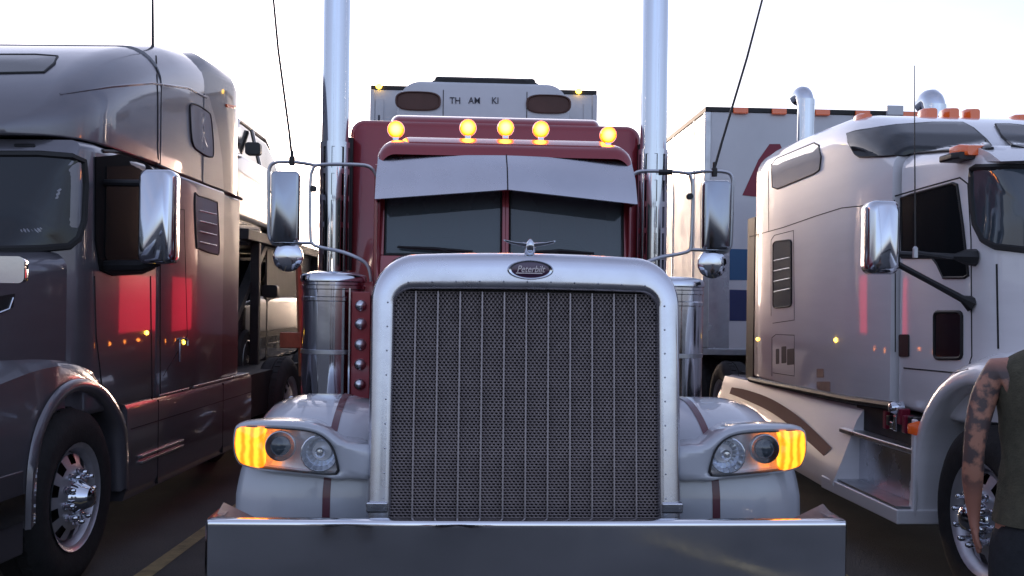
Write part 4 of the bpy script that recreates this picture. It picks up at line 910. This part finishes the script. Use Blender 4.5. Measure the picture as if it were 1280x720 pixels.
# ================================================================== PEOPLE
def person(name, label, loc, yaw, shirt='olive_cloth'):
    root = bpy.data.objects.new(name, None); COL.objects.link(root); root.location = loc; root.rotation_euler = (0,0,yaw); tag(root, label, 'person')
    def skin(nm, chains, m, sub=2):
        vs_, es, rad = [], [], []
        idx = {}
        for ch in chains:
            prev = None
            for (p, r_) in ch:
                k = tuple(round(c, 4) for c in p)
                if k not in idx: idx[k] = len(vs_); vs_.append(p); rad.append(r_)
                if prev is not None: es.append((prev, idx[k]))
                prev = idx[k]
        me = bpy.data.meshes.new(nm); me.from_pydata(vs_, es, []); o = bpy.data.objects.new(nm, me); COL.objects.link(o)
        md = o.modifiers.new('skin', 'SKIN'); md.use_smooth_shade = True
        for i, sv in enumerate(me.skin_vertices[0].data):
            r_ = rad[i]; sv.radius = (r_, r_) if not isinstance(r_, tuple) else r_
        me.skin_vertices[0].data[0].use_root = True
        s_ = o.modifiers.new('sub', 'SUBSURF'); s_.levels = sub; s_.render_levels = sub
        me.materials.append(MT[m]); o.parent = root; return o
    hips = (0,0,.98); ch = [[(hips,(.15,.10)), ((0,.0,1.10),(.135,.095)), ((0,.005,1.25),(.155,.105)), ((0,.01,1.40),(.165,.10)), ((0,.01,1.49),(.075,.065)), ((0,.0,1.56),(.055,.055)), ((0,-.01,1.62),(.06,.07)), ((0,-.015,1.70),(.075,.092)), ((0,-.01,1.78),(.06,.075))]]
    for s in (-1, 1):
        k = [((0,.01,1.40),(.165,.10)), ((s*.19,.01,1.425),.062), ((s*.235,.01,1.33),.056), ((s*.262,.02,1.20),.049), ((s*.272,.02,1.10),.042), ((s*.272,-.0,1.0),.045), ((s*.262,-.035,.90),.033), ((s*.256,-.05,.845),.026), ((s*.252,-.058,.80),(.028,.036))]
        ch.append(k)
        palm = (s*.252,-.058,.80)
        for j, (dy, ln) in enumerate(((-.030,.072), (-.010,.084), (.010,.078), (.028,.060))):
            ch.append([(palm,0), ((s*.250,-.058+dy*.9,.765),.0105), ((s*.243,-.060+dy,.765-ln*.5),.0092), ((s*.230,-.064+dy,.765-ln),.0085)])
        ch.append([(palm,0), ((s*.246,-.095,.80),.012), ((s*.240,-.112,.765),.0105), ((s*.235,-.116,.738),.009)])
        ch.append([(hips,0), ((s*.10,.0,.90),(.095,.10)), ((s*.115,.0,.70),.078), ((s*.12,-.01,.50),.056), ((s*.122,.0,.42),.054), ((s*.125,.02,.28),.050), ((s*.128,.03,.10),.036), ((s*.13,.02,.05),.038), ((s*.135,-.06,.035),.034), ((s*.14,-.14,.028),.026)])
    body = skin('body', ch, 'skin')
    # face
    MB().tube([(0,-.108,1.715), (0,-.125,1.685), (0,-.118,1.672)], [.008,.015,.012], 8).build('nose', 'skin', root)
    for s in (-1, 1):
        MB().lathe([(.012,0), (.009,-.006), (.002,-.009)], (s*.03,-.096,1.715), 'y', 10).build('eye', 'black', root)
        MB().lathe([(.006,-.01), (.026,0), (.02,.012), (.004,.016)], (s*.078,.0,1.70), 'x', 12, sc=(.6,1)).build('ear', 'skin', root)
    MB().box(-.022, .022, -.103, -.096, 1.645, 1.652).build('mouth', 'decal_red', root, bevel=.002)
    m_ = MB(); m_.lathe([(.001,.105), (.05,.098), (.082,.06), (.09,.01), (.086,-.03), (.07,-.06)], (0,.008,1.735), 'z', 20, cap=False, sc=(1,1.12)); m_.build('hair', 'hair', root)
    # clothing: sleeveless shirt, trousers, shoes
    def ringp(z, rx, ry, cy=0, n=28):
        return [(rx*math.cos(2*PI*k/n), cy+ry*math.copysign(abs(math.sin(2*PI*k/n))**.85, math.sin(2*PI*k/n)), z+.0) for k in range(n)]
    m_ = MB(); m_.loft([ringp(.83,.196,.15), ringp(.88,.190,.145), ringp(.95,.182,.138), ringp(1.05,.170,.128), ringp(1.15,.168,.126), ringp(1.27,.185,.134,.0), ringp(1.37,.198,.132,.005), ringp(1.43,.196,.118,.01), ringp(1.475,.160,.095,.012), ringp(1.505,.105,.082,.01), ringp(1.51,.085,.075,.008)], False, False)
    sh = m_.build('shirt', shirt, root, angle=80); 
    t_ = bpy.data.textures.new('folds', 'CLOUDS'); t_.noise_scale = .12; sb = sh.modifiers.new('sub', 'SUBSURF'); sb.levels = sb.render_levels = 2
    dm = sh.modifiers.new('folds', 'DISPLACE'); dm.texture = t_; dm.strength = .022; dm.mid_level = .5
    hipz = (0,0,.95); tr2 = [[(hipz,(.185,.135)), ((0,0,.90),(.195,.14))]]
    for s in (-1, 1): tr2.append([((0,0,.90),0), ((s*.105,.0,.82),(.13,.135)), ((s*.115,.0,.66),.108), ((s*.12,-.01,.48),.09), ((s*.125,.01,.30),.080), ((s*.13,.025,.10),.072)])
    skin('trousers', tr2, 'dark_cloth')
    for s in (-1, 1):
        m_ = MB(); m_.loft([[(s*.138+x_*wd, y, z) for x_, z in ((-1,.0), (1,.0), (1,hh*.6), (.6,hh), (-.6,hh), (-1,hh*.6))] for y, wd, hh in ((.10,.035,.09), (.06,.045,.11), (-.02,.045,.10), (-.10,.052,.065), (-.17,.04,.045), (-.19,.02,.03))]); m_.build('shoe', 'shoe', root, bevel=.006, angle=60)
    return root
person('person', 'tattooed person in olive sleeveless shirt and dark trousers standing at the right edge', (2.10, 3.9, 0), R(165))

person('person', 'person in dark shirt left of the camera, legs mirrored in the silver bumper', (-.88, .22, 0), R(0), 'dark_cloth')
person('person', 'person behind the camera, shoes mirrored near the middle of the silver bumper', (.0, -.24, 0), R(180), 'dark_cloth')
